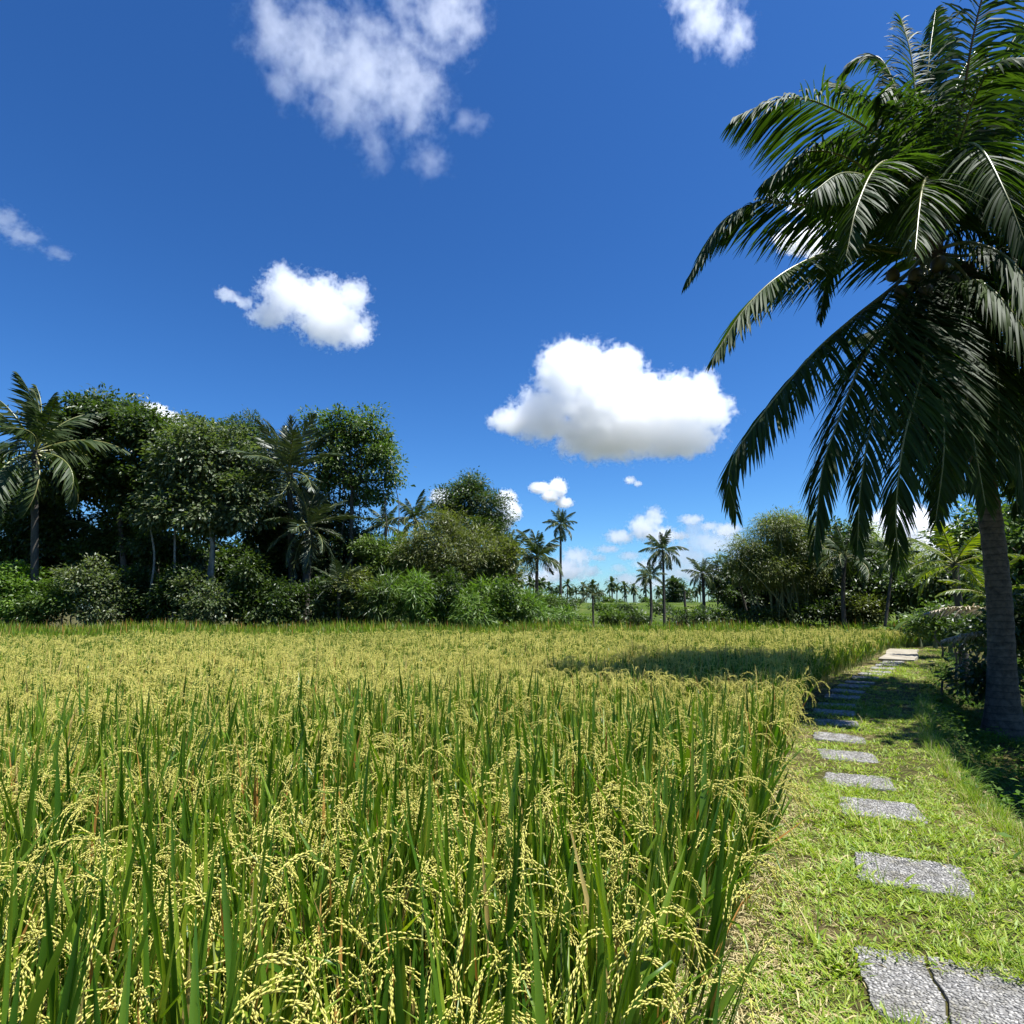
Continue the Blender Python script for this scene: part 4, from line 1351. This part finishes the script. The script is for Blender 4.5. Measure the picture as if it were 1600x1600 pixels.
# bushes along the far edge of the rice, left to right
BU = [
    (18, 31.4, [(10, 905, 36, 44), (34, 940, 36, 32), (-12, 940, 36, 36)], 'bright', 'bush', 'bright green bush at the far edge of the field, cut by the left picture edge'),
    (60, 31.0, [(62, 948, 30, 26), (45, 965, 30, 16)], 'mid', 'bush', 'low mid green bush just right of the one at the left edge'),
    (94, 31.4, [(88, 915, 30, 26), (104, 936, 28, 26)], 'mid', 'bush', 'small rounded bush below the left edge palm'),
    (152, 31.2, [(138, 918, 34, 28), (166, 924, 30, 32), (150, 948, 34, 24)], 'grey', 'bush', 'pale rounded bush with layered leaves at the foot of the left wood'),
    (216, 32.5, [(205, 930, 32, 34), (232, 915, 30, 36), (220, 958, 36, 20)], 'deep', 'bush', 'dark bush in shadow right of the pale layered one'),
    (268, 32.0, [(262, 935, 26, 36), (275, 905, 24, 26)], 'deep', 'bush', 'narrow dark bush at the foot of the pale slim trunks'),
    (318, 31.2, [(300, 925, 34, 30), (334, 930, 32, 32), (318, 955, 40, 20)], 'grey', 'bush', 'grey green bush with large glinting leaves below the pale slim trunk'),
    (386, 32.0, [(372, 940, 30, 36), (402, 945, 28, 34), (388, 905, 26, 24)], 'deep', 'bush', 'black shadowed bush between the grey green bush and the low sugar palm'),
    (446, 31.6, [(440, 950, 28, 28), (462, 930, 22, 34)], 'deep', 'bush', 'dark ivy clump at the foot of the low sugar palm'),
    (504, 31.8, [(505, 945, 26, 34), (530, 950, 26, 28), (548, 925, 24, 30)], 'deep', 'bush', 'dark bush right of the low sugar palm'),
    (560, 31.0, [(560, 930, 24, 40), (575, 955, 26, 24), (580, 915, 22, 26)], 'olive', 'bush', 'olive bush of mixed leaves where the left wood ends'),
    (612, 31.0, [(600, 930, 28, 36), (628, 925, 28, 36), (615, 955, 34, 22)], 'mid', 'tallgrass', 'mound of climbing vines right of the olive bush'),
    (664, 31.0, [(650, 925, 30, 34), (680, 935, 28, 32), (662, 955, 34, 22)], 'bright', 'tallgrass', 'tall bright grassy shrub left of the darkest hedge gap'),
    (704, 31.6, [(705, 930, 24, 34), (700, 958, 26, 20)], 'deep', 'bush', 'dark bush in the middle of the hedge'),
    (744, 31.0, [(730, 938, 26, 30), (756, 930, 28, 34), (745, 958, 34, 20)], 'bright', 'tallgrass', 'tall bright reedy shrub below the feathery tree'),
    (792, 31.2, [(784, 940, 24, 28), (806, 950, 22, 24)], 'mid', 'bush', 'mid green bush at the foot of the creeper column'),
    (832, 31.4, [(826, 952, 22, 20), (846, 960, 20, 14)], 'bright', 'tallgrass', 'low grassy bush below the stocky palm'),
    (866, 32.4, [(862, 960, 18, 14), (880, 964, 16, 10)], 'bright', 'tallgrass', 'lowest grassy bush at the right tail of the hedge'),
    (818, 40, [(812, 935, 20, 20), (840, 940, 20, 16), (860, 945, 18, 12)], 'mid', 'bush', 'bush seen behind the tail of the hedge, left of the tall slender palm'),
    (880, 45, [(868, 940, 14, 12), (886, 946, 14, 12)], 'deep', 'bush', 'dark bush at the foot of the tall slender palm'),
    (955, 36, [(950, 966, 9, 6), (964, 965, 9, 7)], 'mid', 'bush', 'small bush on the first terrace right of the little palm'),
    (992, 36, [(985, 966, 14, 8), (1000, 964, 12, 9)], 'deep', 'bush', 'low dark bush left of the crooked trunk'),
    (980, 55, [(975, 949, 6, 4), (985, 950, 6, 4)], 'deep', 'bush', 'dot-like dark bush up on the terraces'),
    (1030, 52, [(1025, 950, 10, 7), (1040, 951, 10, 6)], 'deep', 'bush', 'dark bush on the terrace behind the slender palm'),
    (1078, 34, [(1066, 967, 14, 8), (1090, 962, 16, 12)], 'deep', 'bush', 'dark low bush at the foot of the bare dead trunk'),
    (1130, 35.4, [(1120, 962, 22, 12), (1145, 965, 20, 10)], 'deep', 'bush', 'black shadowed bush at the left foot of the bamboo'),
    (1190, 36, [(1180, 963, 24, 13), (1210, 961, 22, 14)], 'deep', 'bush', 'black shadowed bush in front of the bamboo culms'),
    (1250, 36, [(1240, 960, 24, 15), (1270, 957, 22, 18)], 'deep', 'bush', 'dark bush between the bamboo and the right grove'),
    (1300, 35, [(1292, 955, 24, 20), (1318, 960, 22, 16)], 'deep', 'bush', 'dark bush below the curved pale trunk'),
    (1348, 34, [(1340, 952, 24, 24), (1364, 960, 20, 17)], 'olive', 'bush', 'brownish bush left of the banana plants'),
]
rb = np.random.default_rng(8)
for i, (u, d, lb, leaf, sty, label) in enumerate(BU):
    hk = rb.uniform(.72, 1.25, len(lb)) if d < 33 else np.ones(len(lb))
    lb = [(a, 978 - (978 - b_) * h, c * rb.uniform(.85, 1.15), e * h) for (a, b_, c, e), h in zip(lb, hk)]
    tree('bush', label, 'bush', u, d, lb, leaf, sty, .05, seed=100 + i, stems=3, k=1.0, group='bushes round the far edge of the field', zb=None if d < 41 else terrace_z(at(u, YH, d)[0], d))

rng = np.random.default_rng(31)
for i in range(11):
    u = 860 + i * 36 + rng.normal(0, 8)
    d = rng.uniform(104, 140)
    w = rng.uniform(9, 18)
    v = YH - (2.5 - CAMH) * FPX / d
    h = rng.uniform(5, 11)
    tree('far_tree', 'small far leafy tree in the belt below the horizon palms', W, u, d, [(u, v - h * .5, w, h * .6), (u + w * .6, v - h * .35, w * .7, h * .5)], 'mid', 'small', .15, seed=400 + i, size=2.4, k=.22, zb=2.45, twigs=0, group='far trees below the horizon palms')
for i, (u, d, w, h) in enumerate([(905, 49, 18, 9), (940, 61, 16, 6), (1000, 49, 14, 6), (1060, 61, 22, 7), (1105, 50, 20, 9), (968, 77, 18, 5), (1150, 62, 24, 9), (890, 62, 16, 7)]):
    z = terrace_z(at(u, YH, d)[0], d)
    v = YH - (z - CAMH) * FPX / d
    tree('bush', 'small dark bush on a terrace bank beyond the field', 'bush', u, d, [(u - w * .4, v - h * .4, w * .6, h * .7), (u + w * .4, v - h * .3, w * .6, h * .6)], 'mid', 'bush', .04, seed=450 + i, size=1.4, k=.8, zb=z, stems=2, twigs=.1, group='bushes on the terraces')
# right of the gap
tree('broadleaf_tree', 'far round tree rising from the horizon palms behind the slender palm', W, 1058, 110, [(1056, 914, 13, 10), (1066, 928, 12, 12), (1048, 930, 10, 10)], 'deep', 'small', .3, seed=30, size=2.5, k=.3, zb=2.5, twigs=.1)
tree('sparse_tree', 'sparse dark tree with thin branches left of the bamboo', W, 1124, 39, [(1122, 880, 16, 16), (1136, 896, 14, 16), (1112, 905, 12, 14), (1130, 925, 14, 16)], 'deep', 'open', .07, seed=31, k=.7)
mb = MB()
t = thing('dead_trunk', 'bare dead palm trunk standing left of the ragged palm', 'tree trunk', tuple(gpt(1071, 36)))
tube(mb, [[0, 0, -.1], [.03, 0, 1.2], [-.03, 0, 2.3], [0, 0, 2.72]], [.09, .075, .07, .06], 8, 0, True)
mb.build('trunk', M['palm_bark_far'], t)


def bamboo(label, u0, d, lobes, culms, seed, leaf, span):
    t = tree('bamboo_clump', label, 'bamboo', u0, d, lobes, leaf, 'bamboo', .05, 'bamboo', seed=seed, k=1.25, stems=2, twigs=.25)
    rng = np.random.default_rng(seed)
    b0 = np.array(t.location)
    mb = MB()
    for i in range(culms):
        u, v, ru, rv = lobes[i % len(lobes)]
        tip = at(u + rng.normal(0, ru * .6), v - rv * rng.uniform(0, .9), d + rng.normal(0, 1)) - b0
        st = np.array([rng.normal(0, span), rng.normal(0, span * .6), -.1])
        tube(mb, bez([st, st * .8 + tip * .3 + [0, 0, tip[2] * .12], st * .35 + tip * .65 + [0, 0, tip[2] * .1], tip], 12), .045 * np.linspace(1, .25, 12), 5)
    mb.build('culms', M['bamboo'], t)


bamboo('big feathery bamboo clump, sunlit yellow green on top, across the field right of the gap', 1228, 36,
       [(1215, 828, 42, 26), (1172, 862, 36, 24), (1244, 848, 46, 36), (1196, 890, 46, 30), (1258, 890, 38, 44), (1150, 880, 22, 14), (1230, 815, 34, 14)], 34, 41, 'bamboo', .7)
tree('broadleaf_tree', 'dark shaded tree behind the curved pale trunk in the right grove', W, 1330, 37,
     [(1325, 880, 44, 50), (1300, 845, 34, 34), (1355, 900, 40, 44), (1290, 905, 36, 40)], 'deep', 'broad', .13, seed=42)
tree('feathery_tree', 'feathery yellow green tree lit from behind, above the banana plants', W, 1400, 38,
     [(1390, 868, 40, 26), (1430, 880, 34, 24), (1360, 862, 34, 24), (1405, 900, 44, 24), (1340, 835, 30, 20)], 'lime', 'fine', .09, seed=43, k=1.0)
for i, (u, d, lb, leaf, label) in enumerate([
        (1290, 40, [(1275, 860, 34, 30), (1300, 890, 40, 44)], 'deep', 'dark tree between the bamboo and the curved pale trunk'),
        (1370, 36, [(1350, 930, 44, 36), (1390, 920, 44, 30), (1330, 920, 40, 34)], 'deep', 'dark leafy tree under the feathery yellow green one'),
        (1440, 34, [(1430, 925, 44, 36), (1470, 930, 44, 34)], 'mid', 'leafy tree behind the banana plants'),
        (1540, 28, [(1530, 830, 44, 44), (1570, 850, 44, 60), (1500, 850, 36, 34)], 'mid', 'tree seen through the fronds left of the big trunk'),
        (1220, 42, [(1200, 918, 54, 44), (1250, 915, 48, 44), (1160, 925, 44, 34), (1220, 880, 44, 40)], 'deep', 'dark tree behind the bamboo culms')]):
    tree('broadleaf_tree', label, W, u, d, lb, leaf, 'broad', .1, seed=90 + i, k=1.0, group='trees of the right grove')
tree('broadleaf_tree', 'dark tree deep in the shade to the left of the big trunk', W, 1480, 31,
     [(1470, 905, 44, 30), (1520, 890, 44, 40), (1500, 930, 50, 26), (1560, 880, 44, 50)], 'deep', 'broad', .12, seed=44)
tree('broadleaf_tree', 'leafy tree behind the big trunk at the right picture edge', W, 1610, 22,
     [(1600, 860, 40, 50), (1625, 930, 50, 50), (1570, 910, 36, 50), (1650, 800, 60, 70)], 'mid', 'broad', .14, seed=45)
for i, (u, d, lb, leaf, label) in enumerate([
        (1524, 15.5, [(1515, 992, 22, 18), (1545, 982, 26, 26)], 'deep', 'dark bush under the dead fronds left of the big trunk'),
        (1460, 21, [(1452, 968, 26, 20), (1480, 965, 24, 22)], 'mid', 'glossy bush at the right end of the second rice plot'),
        (1590, 12.5, [(1600, 990, 46, 44), (1630, 960, 50, 60)], 'deep', 'dark bush right behind the big trunk at the picture edge'),
        (1540, 12, [(1530, 1058, 22, 18), (1556, 1040, 24, 26)], 'deep', 'black shadowed bush in the ditch left of the big trunk')]):
    tree('bush', label, 'bush', u, d, lb, leaf, 'bush', .03, seed=200 + i, stems=3, size=.8, k=2.2, group='bushes right of the path')
# trees added beyond the right edge of the picture to shade the ditch
tree('broadleaf_tree', 'leafy tree beside the big palm, added just past the right edge to shade the ditch', W, 1760, 10.2,
     [(1670, 560, 50, 110), (1720, 430, 90, 110), (1680, 700, 50, 80), (1800, 560, 90, 160), (1640, 420, 40, 60)], 'mid', 'broad', .16, seed=46, k=.9)

tree('broadleaf_tree', 'unseen tree added outside the right edge to shade the ditch below the big palm', W, 2060, 6.9,
     [(1975, 330, 170, 130), (2120, 300, 190, 150), (2010, 180, 170, 120), (2250, 330, 180, 150), (1960, 80, 130, 110)], 'mid', 'broad', .16, seed=47, k=1.5)  # unseen crown, put in and enlarged so its shadow covers the ditch

# ---- banana plants
def banana(label, u, d, n, H, seed):
    rng = np.random.default_rng(seed)
    t = thing('banana_plant', label, 'banana plant', tuple(gpt(u, d)), 'banana plants right of the field')
    mb = MB()
    tube(mb, [[0, 0, -.1], [.02, 0, H * .3], [0, 0, H * .55]], [.09, .075, .05], 8)
    mb.build('stem', M['bamboo'], t)
    for i in range(n):
        a = i * 2.4 + rng.normal(0, .3)
        o = np.array([math.cos(a), math.sin(a), 0])
        b0 = np.array([0, 0, H * .5])
        mb = MB()
        ribbons(mb, [b0], [o * rng.uniform(.35, .9) + [0, 0, 1]], [np.cross(o, [0, 0, 1])], H * rng.uniform(.65, .95), H * .2, rng.uniform(.9, 2), 9, 0, np.array([.08, .12, .5, .9, 1, 1, .95, .8, .55, .1]), fold=.3)
        mb.build('leaf', M['leaf_lime' if i == 0 else 'leaf_mid'], t)


for i, (u, d, n, H, lb) in enumerate([
        (1432, 27.5, 9, 1.7, 'banana plant with an upright bright leaf, tallest of the row by the second rice plot'),
        (1405, 28.5, 8, 1.3, 'banana plant left of the tallest one in the row'),
        (1455, 26, 8, 1.3, 'banana plant right of the tallest one in the row'),
        (1382, 29, 7, 1.1, 'small banana plant at the left end of the row'),
        (1478, 24, 8, 1.2, 'banana plant at the right end of the row, by the dead fronds')]):
    banana(lb, u, d, n, H, 600 + i)

# ------------------------------------------------------------------ clouds: real volumes far out


def cloud(label, blobs, elev_base, dens=.02, amp=.9, nsc=2.2, stretch=(1, 1, 1), soft=1.0, flat=True, seed=0, depth=1.0, billow=.5):
    """blobs in pixels (u, v, ru, rv); the cloud hangs with its base at elev_base metres"""
    us = [b[0] for b in blobs]
    vb = max(b[1] + b[3] for b in blobs)
    p = at(np.mean(us), vb, 1000.)
    D = 1000. * elev_base / max(p[2], 30)
    D = min(D, 9000)
    cen, rad = [], []
    rng = np.random.default_rng(seed)
    for (u, v, ru, rv) in blobs:
        q0 = at(u, v, D)
        rx = np.linalg.norm(at(u + ru, v, D) - q0)
        rz = np.linalg.norm(at(u, v - rv, D) - q0)
        cen.append(q0 + [0, rng.uniform(-.3, .3) * rx, 0])
        rad.append([rx, .5 * (rx + rz) * depth, rz])
    cen, rad = np.array(cen), np.array(rad)
    o0 = cen.mean(0)
    cen = cen - o0
    ms = float(np.mean(rad[:, [0, 2]]))
    # skin round the lobes
    bm = bmesh.new()
    for c, r in zip(cen, rad):
        g = bmesh.ops.create_icosphere(bm, subdivisions=3, radius=1)
        for v in g['verts']:
            v.co = Vector([v.co[i] * (r[i] * 1.12 + ms * .16 * amp) + c[i] for i in range(3)])
    me = bpy.data.meshes.new('cloud')
    bm.to_mesh(me)
    bm.free()
    o = link('cloud', me)
    md = o.modifiers.new('skin', 'REMESH')
    md.mode = 'VOXEL'
    md.voxel_size = ms * .16
    dg = bpy.context.evaluated_depsgraph_get()
    me2 = bpy.data.meshes.new_from_object(o.evaluated_get(dg))
    o.modifiers.clear()
    o.data = me2
    bpy.data.meshes.remove(me)
    o.location = o0
    m, nt, out = new_mat('cloud vapour')
    L = nt.links.new
    tc = N(nt, 'ShaderNodeTexCoord')
    mp = N(nt, 'ShaderNodeMapping')
    mp.inputs['Scale'].default_value = [nsc / ms / s for s in stretch]
    mp.inputs['Location'].default_value = (seed * 3.7, seed * 1.3, seed * 2.1)
    L(tc.outputs['Object'], mp.inputs[0])
    no = N(nt, 'ShaderNodeTexNoise', i_Scale=1.0, i_Detail=9.0, i_Roughness=.66)
    L(mp.outputs[0], no.inputs['Vector'])
    cur = None
    for c, r in zip(cen, rad):
        s1 = N(nt, 'ShaderNodeVectorMath', operation='SUBTRACT')
        s1.inputs[1].default_value = c
        L(tc.outputs['Object'], s1.inputs[0])
        s2 = N(nt, 'ShaderNodeVectorMath', operation='DIVIDE')
        s2.inputs[1].default_value = r
        L(s1.outputs[0], s2.inputs[0])
        s3 = N(nt, 'ShaderNodeVectorMath', operation='LENGTH')
        L(s2.outputs[0], s3.inputs[0])
        if cur is None:
            cur = s3.outputs['Value']
        else:
            mn = N(nt, 'ShaderNodeMath', operation='SMOOTH_MIN')
            mn.inputs[2].default_value = .25
            L(cur, mn.inputs[0])
            L(s3.outputs['Value'], mn.inputs[1])
            cur = mn.outputs[0]
    mp2 = N(nt, 'ShaderNodeMapping')
    mp2.inputs['Scale'].default_value = [1.7 / ms / s_ for s_ in stretch]
    mp2.inputs['Location'].default_value = (seed * 5.1, seed * 2.9, seed * .7)
    L(tc.outputs['Object'], mp2.inputs[0])
    no2 = N(nt, 'ShaderNodeTexNoise', i_Scale=1.0, i_Detail=3.0, i_Roughness=.55)
    L(mp2.outputs[0], no2.inputs['Vector'])
    b1 = N(nt, 'ShaderNodeMath', operation='MULTIPLY_ADD')
    b1.inputs[1].default_value = 1.5 * billow
    b1.inputs[2].default_value = -.75 * billow
    L(no2.outputs['Fac'], b1.inputs[0])
    b2 = N(nt, 'ShaderNodeMath', operation='SUBTRACT')
    L(cur, b2.inputs[0])
    L(b1.outputs[0], b2.inputs[1])
    cur = b2.outputs[0]
    # body = 1 - distance + amp * (noise - .5)
    a1 = N(nt, 'ShaderNodeMath', operation='MULTIPLY_ADD')
    a1.inputs[1].default_value = amp * 1.6
    a1.inputs[2].default_value = .92 - amp * .8
    L(no.outputs['Fac'], a1.inputs[0])
    a2 = N(nt, 'ShaderNodeMath', operation='SUBTRACT')
    L(a1.outputs[0], a2.inputs[0])
    L(cur, a2.inputs[1])
    mr = N(nt, 'ShaderNodeMapRange')
    mr.inputs['From Min'].default_value = 0
    mr.inputs['From Max'].default_value = .22 * soft
    mr.inputs['To Min'].default_value = 0
    mr.inputs['To Max'].default_value = dens * 300. / ms
    L(a2.outputs[0], mr.inputs['Value'])
    vs = N(nt, 'ShaderNodeVolumeScatter')
    vs.inputs['Color'].default_value = (.985, .989, .993, 1)
    vs.inputs['Anisotropy'].default_value = .6
    L(mr.outputs[0], vs.inputs['Density'])
    L(vs.outputs[0], out.inputs['Volume'])
    m.cycles.volume_step_rate = .3
    me2.materials.clear()
    me2.materials.append(m)
    return tag(o, label, 'cloud', 'fair weather clouds')


cloud('large white cumulus cloud in the middle of the sky above the slender palm',
      [(800, 658, 42, 20), (850, 645, 55, 45), (880, 590, 48, 52), (895, 548, 26, 24), (940, 590, 60, 48), (985, 565, 26, 24), (990, 630, 70, 58), (1050, 640, 62, 56), (1095, 612, 30, 34), (1110, 650, 38, 30), (960, 670, 110, 46), (1060, 684, 70, 32), (930, 640, 70, 50)],
      700, .0125, 1.05, 4.6, soft=1.2, seed=1, billow=.85)
cloud('medium ragged white cloud in the upper left of the sky',
      [(440, 430, 18, 20), (455, 462, 48, 34), (500, 470, 50, 40), (556, 466, 26, 26), (520, 505, 62, 34), (420, 490, 36, 20), (356, 463, 20, 11), (385, 476, 20, 9), (560, 525, 26, 16)],
      900, .006, 1.4, 3.4, soft=1.4, seed=2, billow=.8)
cloud('large thin wispy cloud at the top of the sky left of the middle',
      [(430, 60, 42, 60), (490, 90, 60, 70), (560, 100, 80, 80), (640, 130, 62, 70), (530, 180, 40, 36), (585, 230, 26, 36), (670, 250, 34, 26), (735, 195, 34, 14), (440, 130, 30, 30)],
      1300, .0016, 2.2, 2.2, (1.3, 1, 1.5), 3.4, seed=3)
cloud('thin wispy cloud touching the top edge above the larger wispy one', [(690, 10, 64, 50), (730, 30, 36, 36), (630, 0, 40, 26)], 1300, .0016, 2.2, 2.2, (1.3, 1, 1.5), 3.4, seed=4)
cloud('white wispy cloud at the top edge left of the big palm', [(1110, 20, 48, 42), (1150, 55, 32, 28), (1085, -5, 40, 30)], 1300, .0022, 2.1, 2.2, (1.2, 1, 1.6), 3.0, seed=5)
cloud('faint wisp of cloud at the left edge', [(8, 345, 26, 22), (40, 372, 30, 14), (90, 398, 22, 10)], 1000, .0014, 2.2, 2.0, (1.4, 1, 1), 3.0, seed=6)
cloud('little white cloud above the tallest slender palm', [(845, 762, 20, 10), (872, 762, 16, 18), (882, 785, 16, 9), (860, 776, 16, 10)], 700, 0.0110, 1.05, 3.4, seed=7)
cloud('white cloud peeping from behind the round-crowned tree', [(690, 778, 20, 16), (790, 785, 20, 24), (800, 800, 18, 16), (780, 815, 26, 20)], 700, 0.0125, 1.05, 3.4, seed=8)
cloud('white cloud left of the slender palm crown', [(970, 838, 26, 12), (1005, 825, 26, 22), (1022, 808, 18, 18), (1036, 836, 30, 16)], 640, 00.0060, 1.7, 3.0, soft=1.8, seed=9)
cloud('pale broad cloud bank behind the slender palm and the bamboo', [(1090, 825, 26, 14), (1110, 850, 60, 22), (1070, 870, 60, 22), (1140, 845, 26, 16), (1100, 895, 90, 18), (1170, 870, 50, 24)], 640, 00.0030, 1.7, 3.0, soft=1.8, seed=10)
cloud('white cloud low on the horizon behind the stocky palm', [(900, 870, 28, 16), (880, 890, 46, 20), (920, 893, 20, 12), (840, 905, 40, 14)], 560, 00.0050, 1.7, 3.0, soft=1.8, seed=11)
cloud('faint low cloud on the horizon in the gap', [(968, 888, 16, 8), (980, 905, 34, 12), (1010, 912, 44, 10)], 500, 00.0030, 1.7, 3.0, soft=1.8, seed=12)
cloud('small puff of cloud to the right of the cloud above the tallest slender palm', [(985, 750, 10, 7), (996, 756, 8, 5)], 700, .004, 1.6, 2.4, soft=1.6, seed=17)
cloud('row of faint broken cloud puffs low over the horizon right of the slender palm', [(1080, 812, 22, 9), (1110, 822, 16, 8), (1135, 828, 26, 12), (1062, 838, 16, 8)], 640, .004, 1.6, 2.6, soft=1.6, seed=18)
cloud('faint thin cloud low over the horizon left of the slender palm', [(950, 858, 22, 7), (985, 868, 20, 8), (935, 872, 16, 6), (1010, 882, 26, 9)], 600, .003, 1.7, 2.6, soft=1.8, seed=19)
cloud('bright cloud glimpsed under the big palm fronds', [(1420, 820, 60, 40), (1460, 850, 60, 40), (1380, 850, 50, 34)], 640, .02, .7, 2, seed=13)
cloud('small white cloud beside the left tips of the big palm', [(1215, 300, 20, 12), (1262, 318, 34, 16), (1300, 340, 30, 18)], 1000, .012, 1.0, 2, seed=14)
cloud('bright cloud behind the lower left fronds of the big palm', [(1250, 370, 44, 22), (1290, 385, 36, 18)], 1000, .016, .8, 2, seed=15)
cloud('tip of white cloud over the treetops of the left wood', [(238, 642, 26, 14), (260, 655, 30, 14)], 900, .016, .8, 2, seed=16)

# ------------------------------------------------------------------ light and sky
SUN = np.array([.34, -.13, .93])
SUN = SUN / np.linalg.norm(SUN)
sl_ = bpy.data.lights.new('sun', 'SUN')
sl_.energy = 5.0
sl_.angle = RAD(.53)
sl_.color = (1, .985, .955)
so = bpy.data.objects.new('sun', sl_)
COL.objects.link(so)
so.rotation_euler = Vector(SUN).to_track_quat('Z', 'Y').to_euler()
so.location = (0, 0, 60)
wd = bpy.data.worlds.new('World')
SC.world = wd
wd.use_nodes = True
nt = wd.node_tree
nt.nodes.clear()
sky = nt.nodes.new('ShaderNodeTexSky')
sky.sky_type = 'NISHITA'
sky.sun_disc = False
sky.sun_elevation = math.asin(SUN[2])
sky.sun_rotation = math.atan2(SUN[0], SUN[1])
sky.air_density = 1.0
sky.dust_density = .4
sky.ozone_density = 3.0
gm = nt.nodes.new('ShaderNodeGamma')
gm.inputs['Gamma'].default_value = 1.25
hs = nt.nodes.new('ShaderNodeHueSaturation')
hs.inputs['Saturation'].default_value = 1.12
hs.inputs['Value'].default_value = 1.0
bg = nt.nodes.new('ShaderNodeBackground')
bg.inputs['Strength'].default_value = .05
wo = nt.nodes.new('ShaderNodeOutputWorld')
nt.links.new(sky.outputs[0], gm.inputs['Color'])
nt.links.new(gm.outputs[0], hs.inputs['Color'])
tn = nt.nodes.new('ShaderNodeMix')
tn.data_type = 'RGBA'
tn.blend_type = 'MULTIPLY'
tn.inputs[0].default_value = 1
tn.inputs[7].default_value = (.57, .84, 1.07, 1)
nt.links.new(hs.outputs[0], tn.inputs[6])
nt.links.new(tn.outputs[2], bg.inputs['Color'])
nt.links.new(bg.outputs[0], wo.inputs['Surface'])

SC.view_settings.view_transform = 'Standard'
SC.view_settings.look = 'None'
SC.view_settings.exposure = 1.0
SC.view_settings.gamma = 1.0
SC.render.engine = 'CYCLES'
cy = SC.cycles
cy.use_denoising = True
cy.use_adaptive_sampling = True
cy.adaptive_threshold = .02
cy.max_bounces = 18
cy.diffuse_bounces = 3
cy.glossy_bounces = 2
cy.transmission_bounces = 5
cy.transparent_max_bounces = 8
cy.volume_bounces = 18
cy.volume_max_steps = 256
cy.caustics_reflective = False
cy.caustics_refractive = False
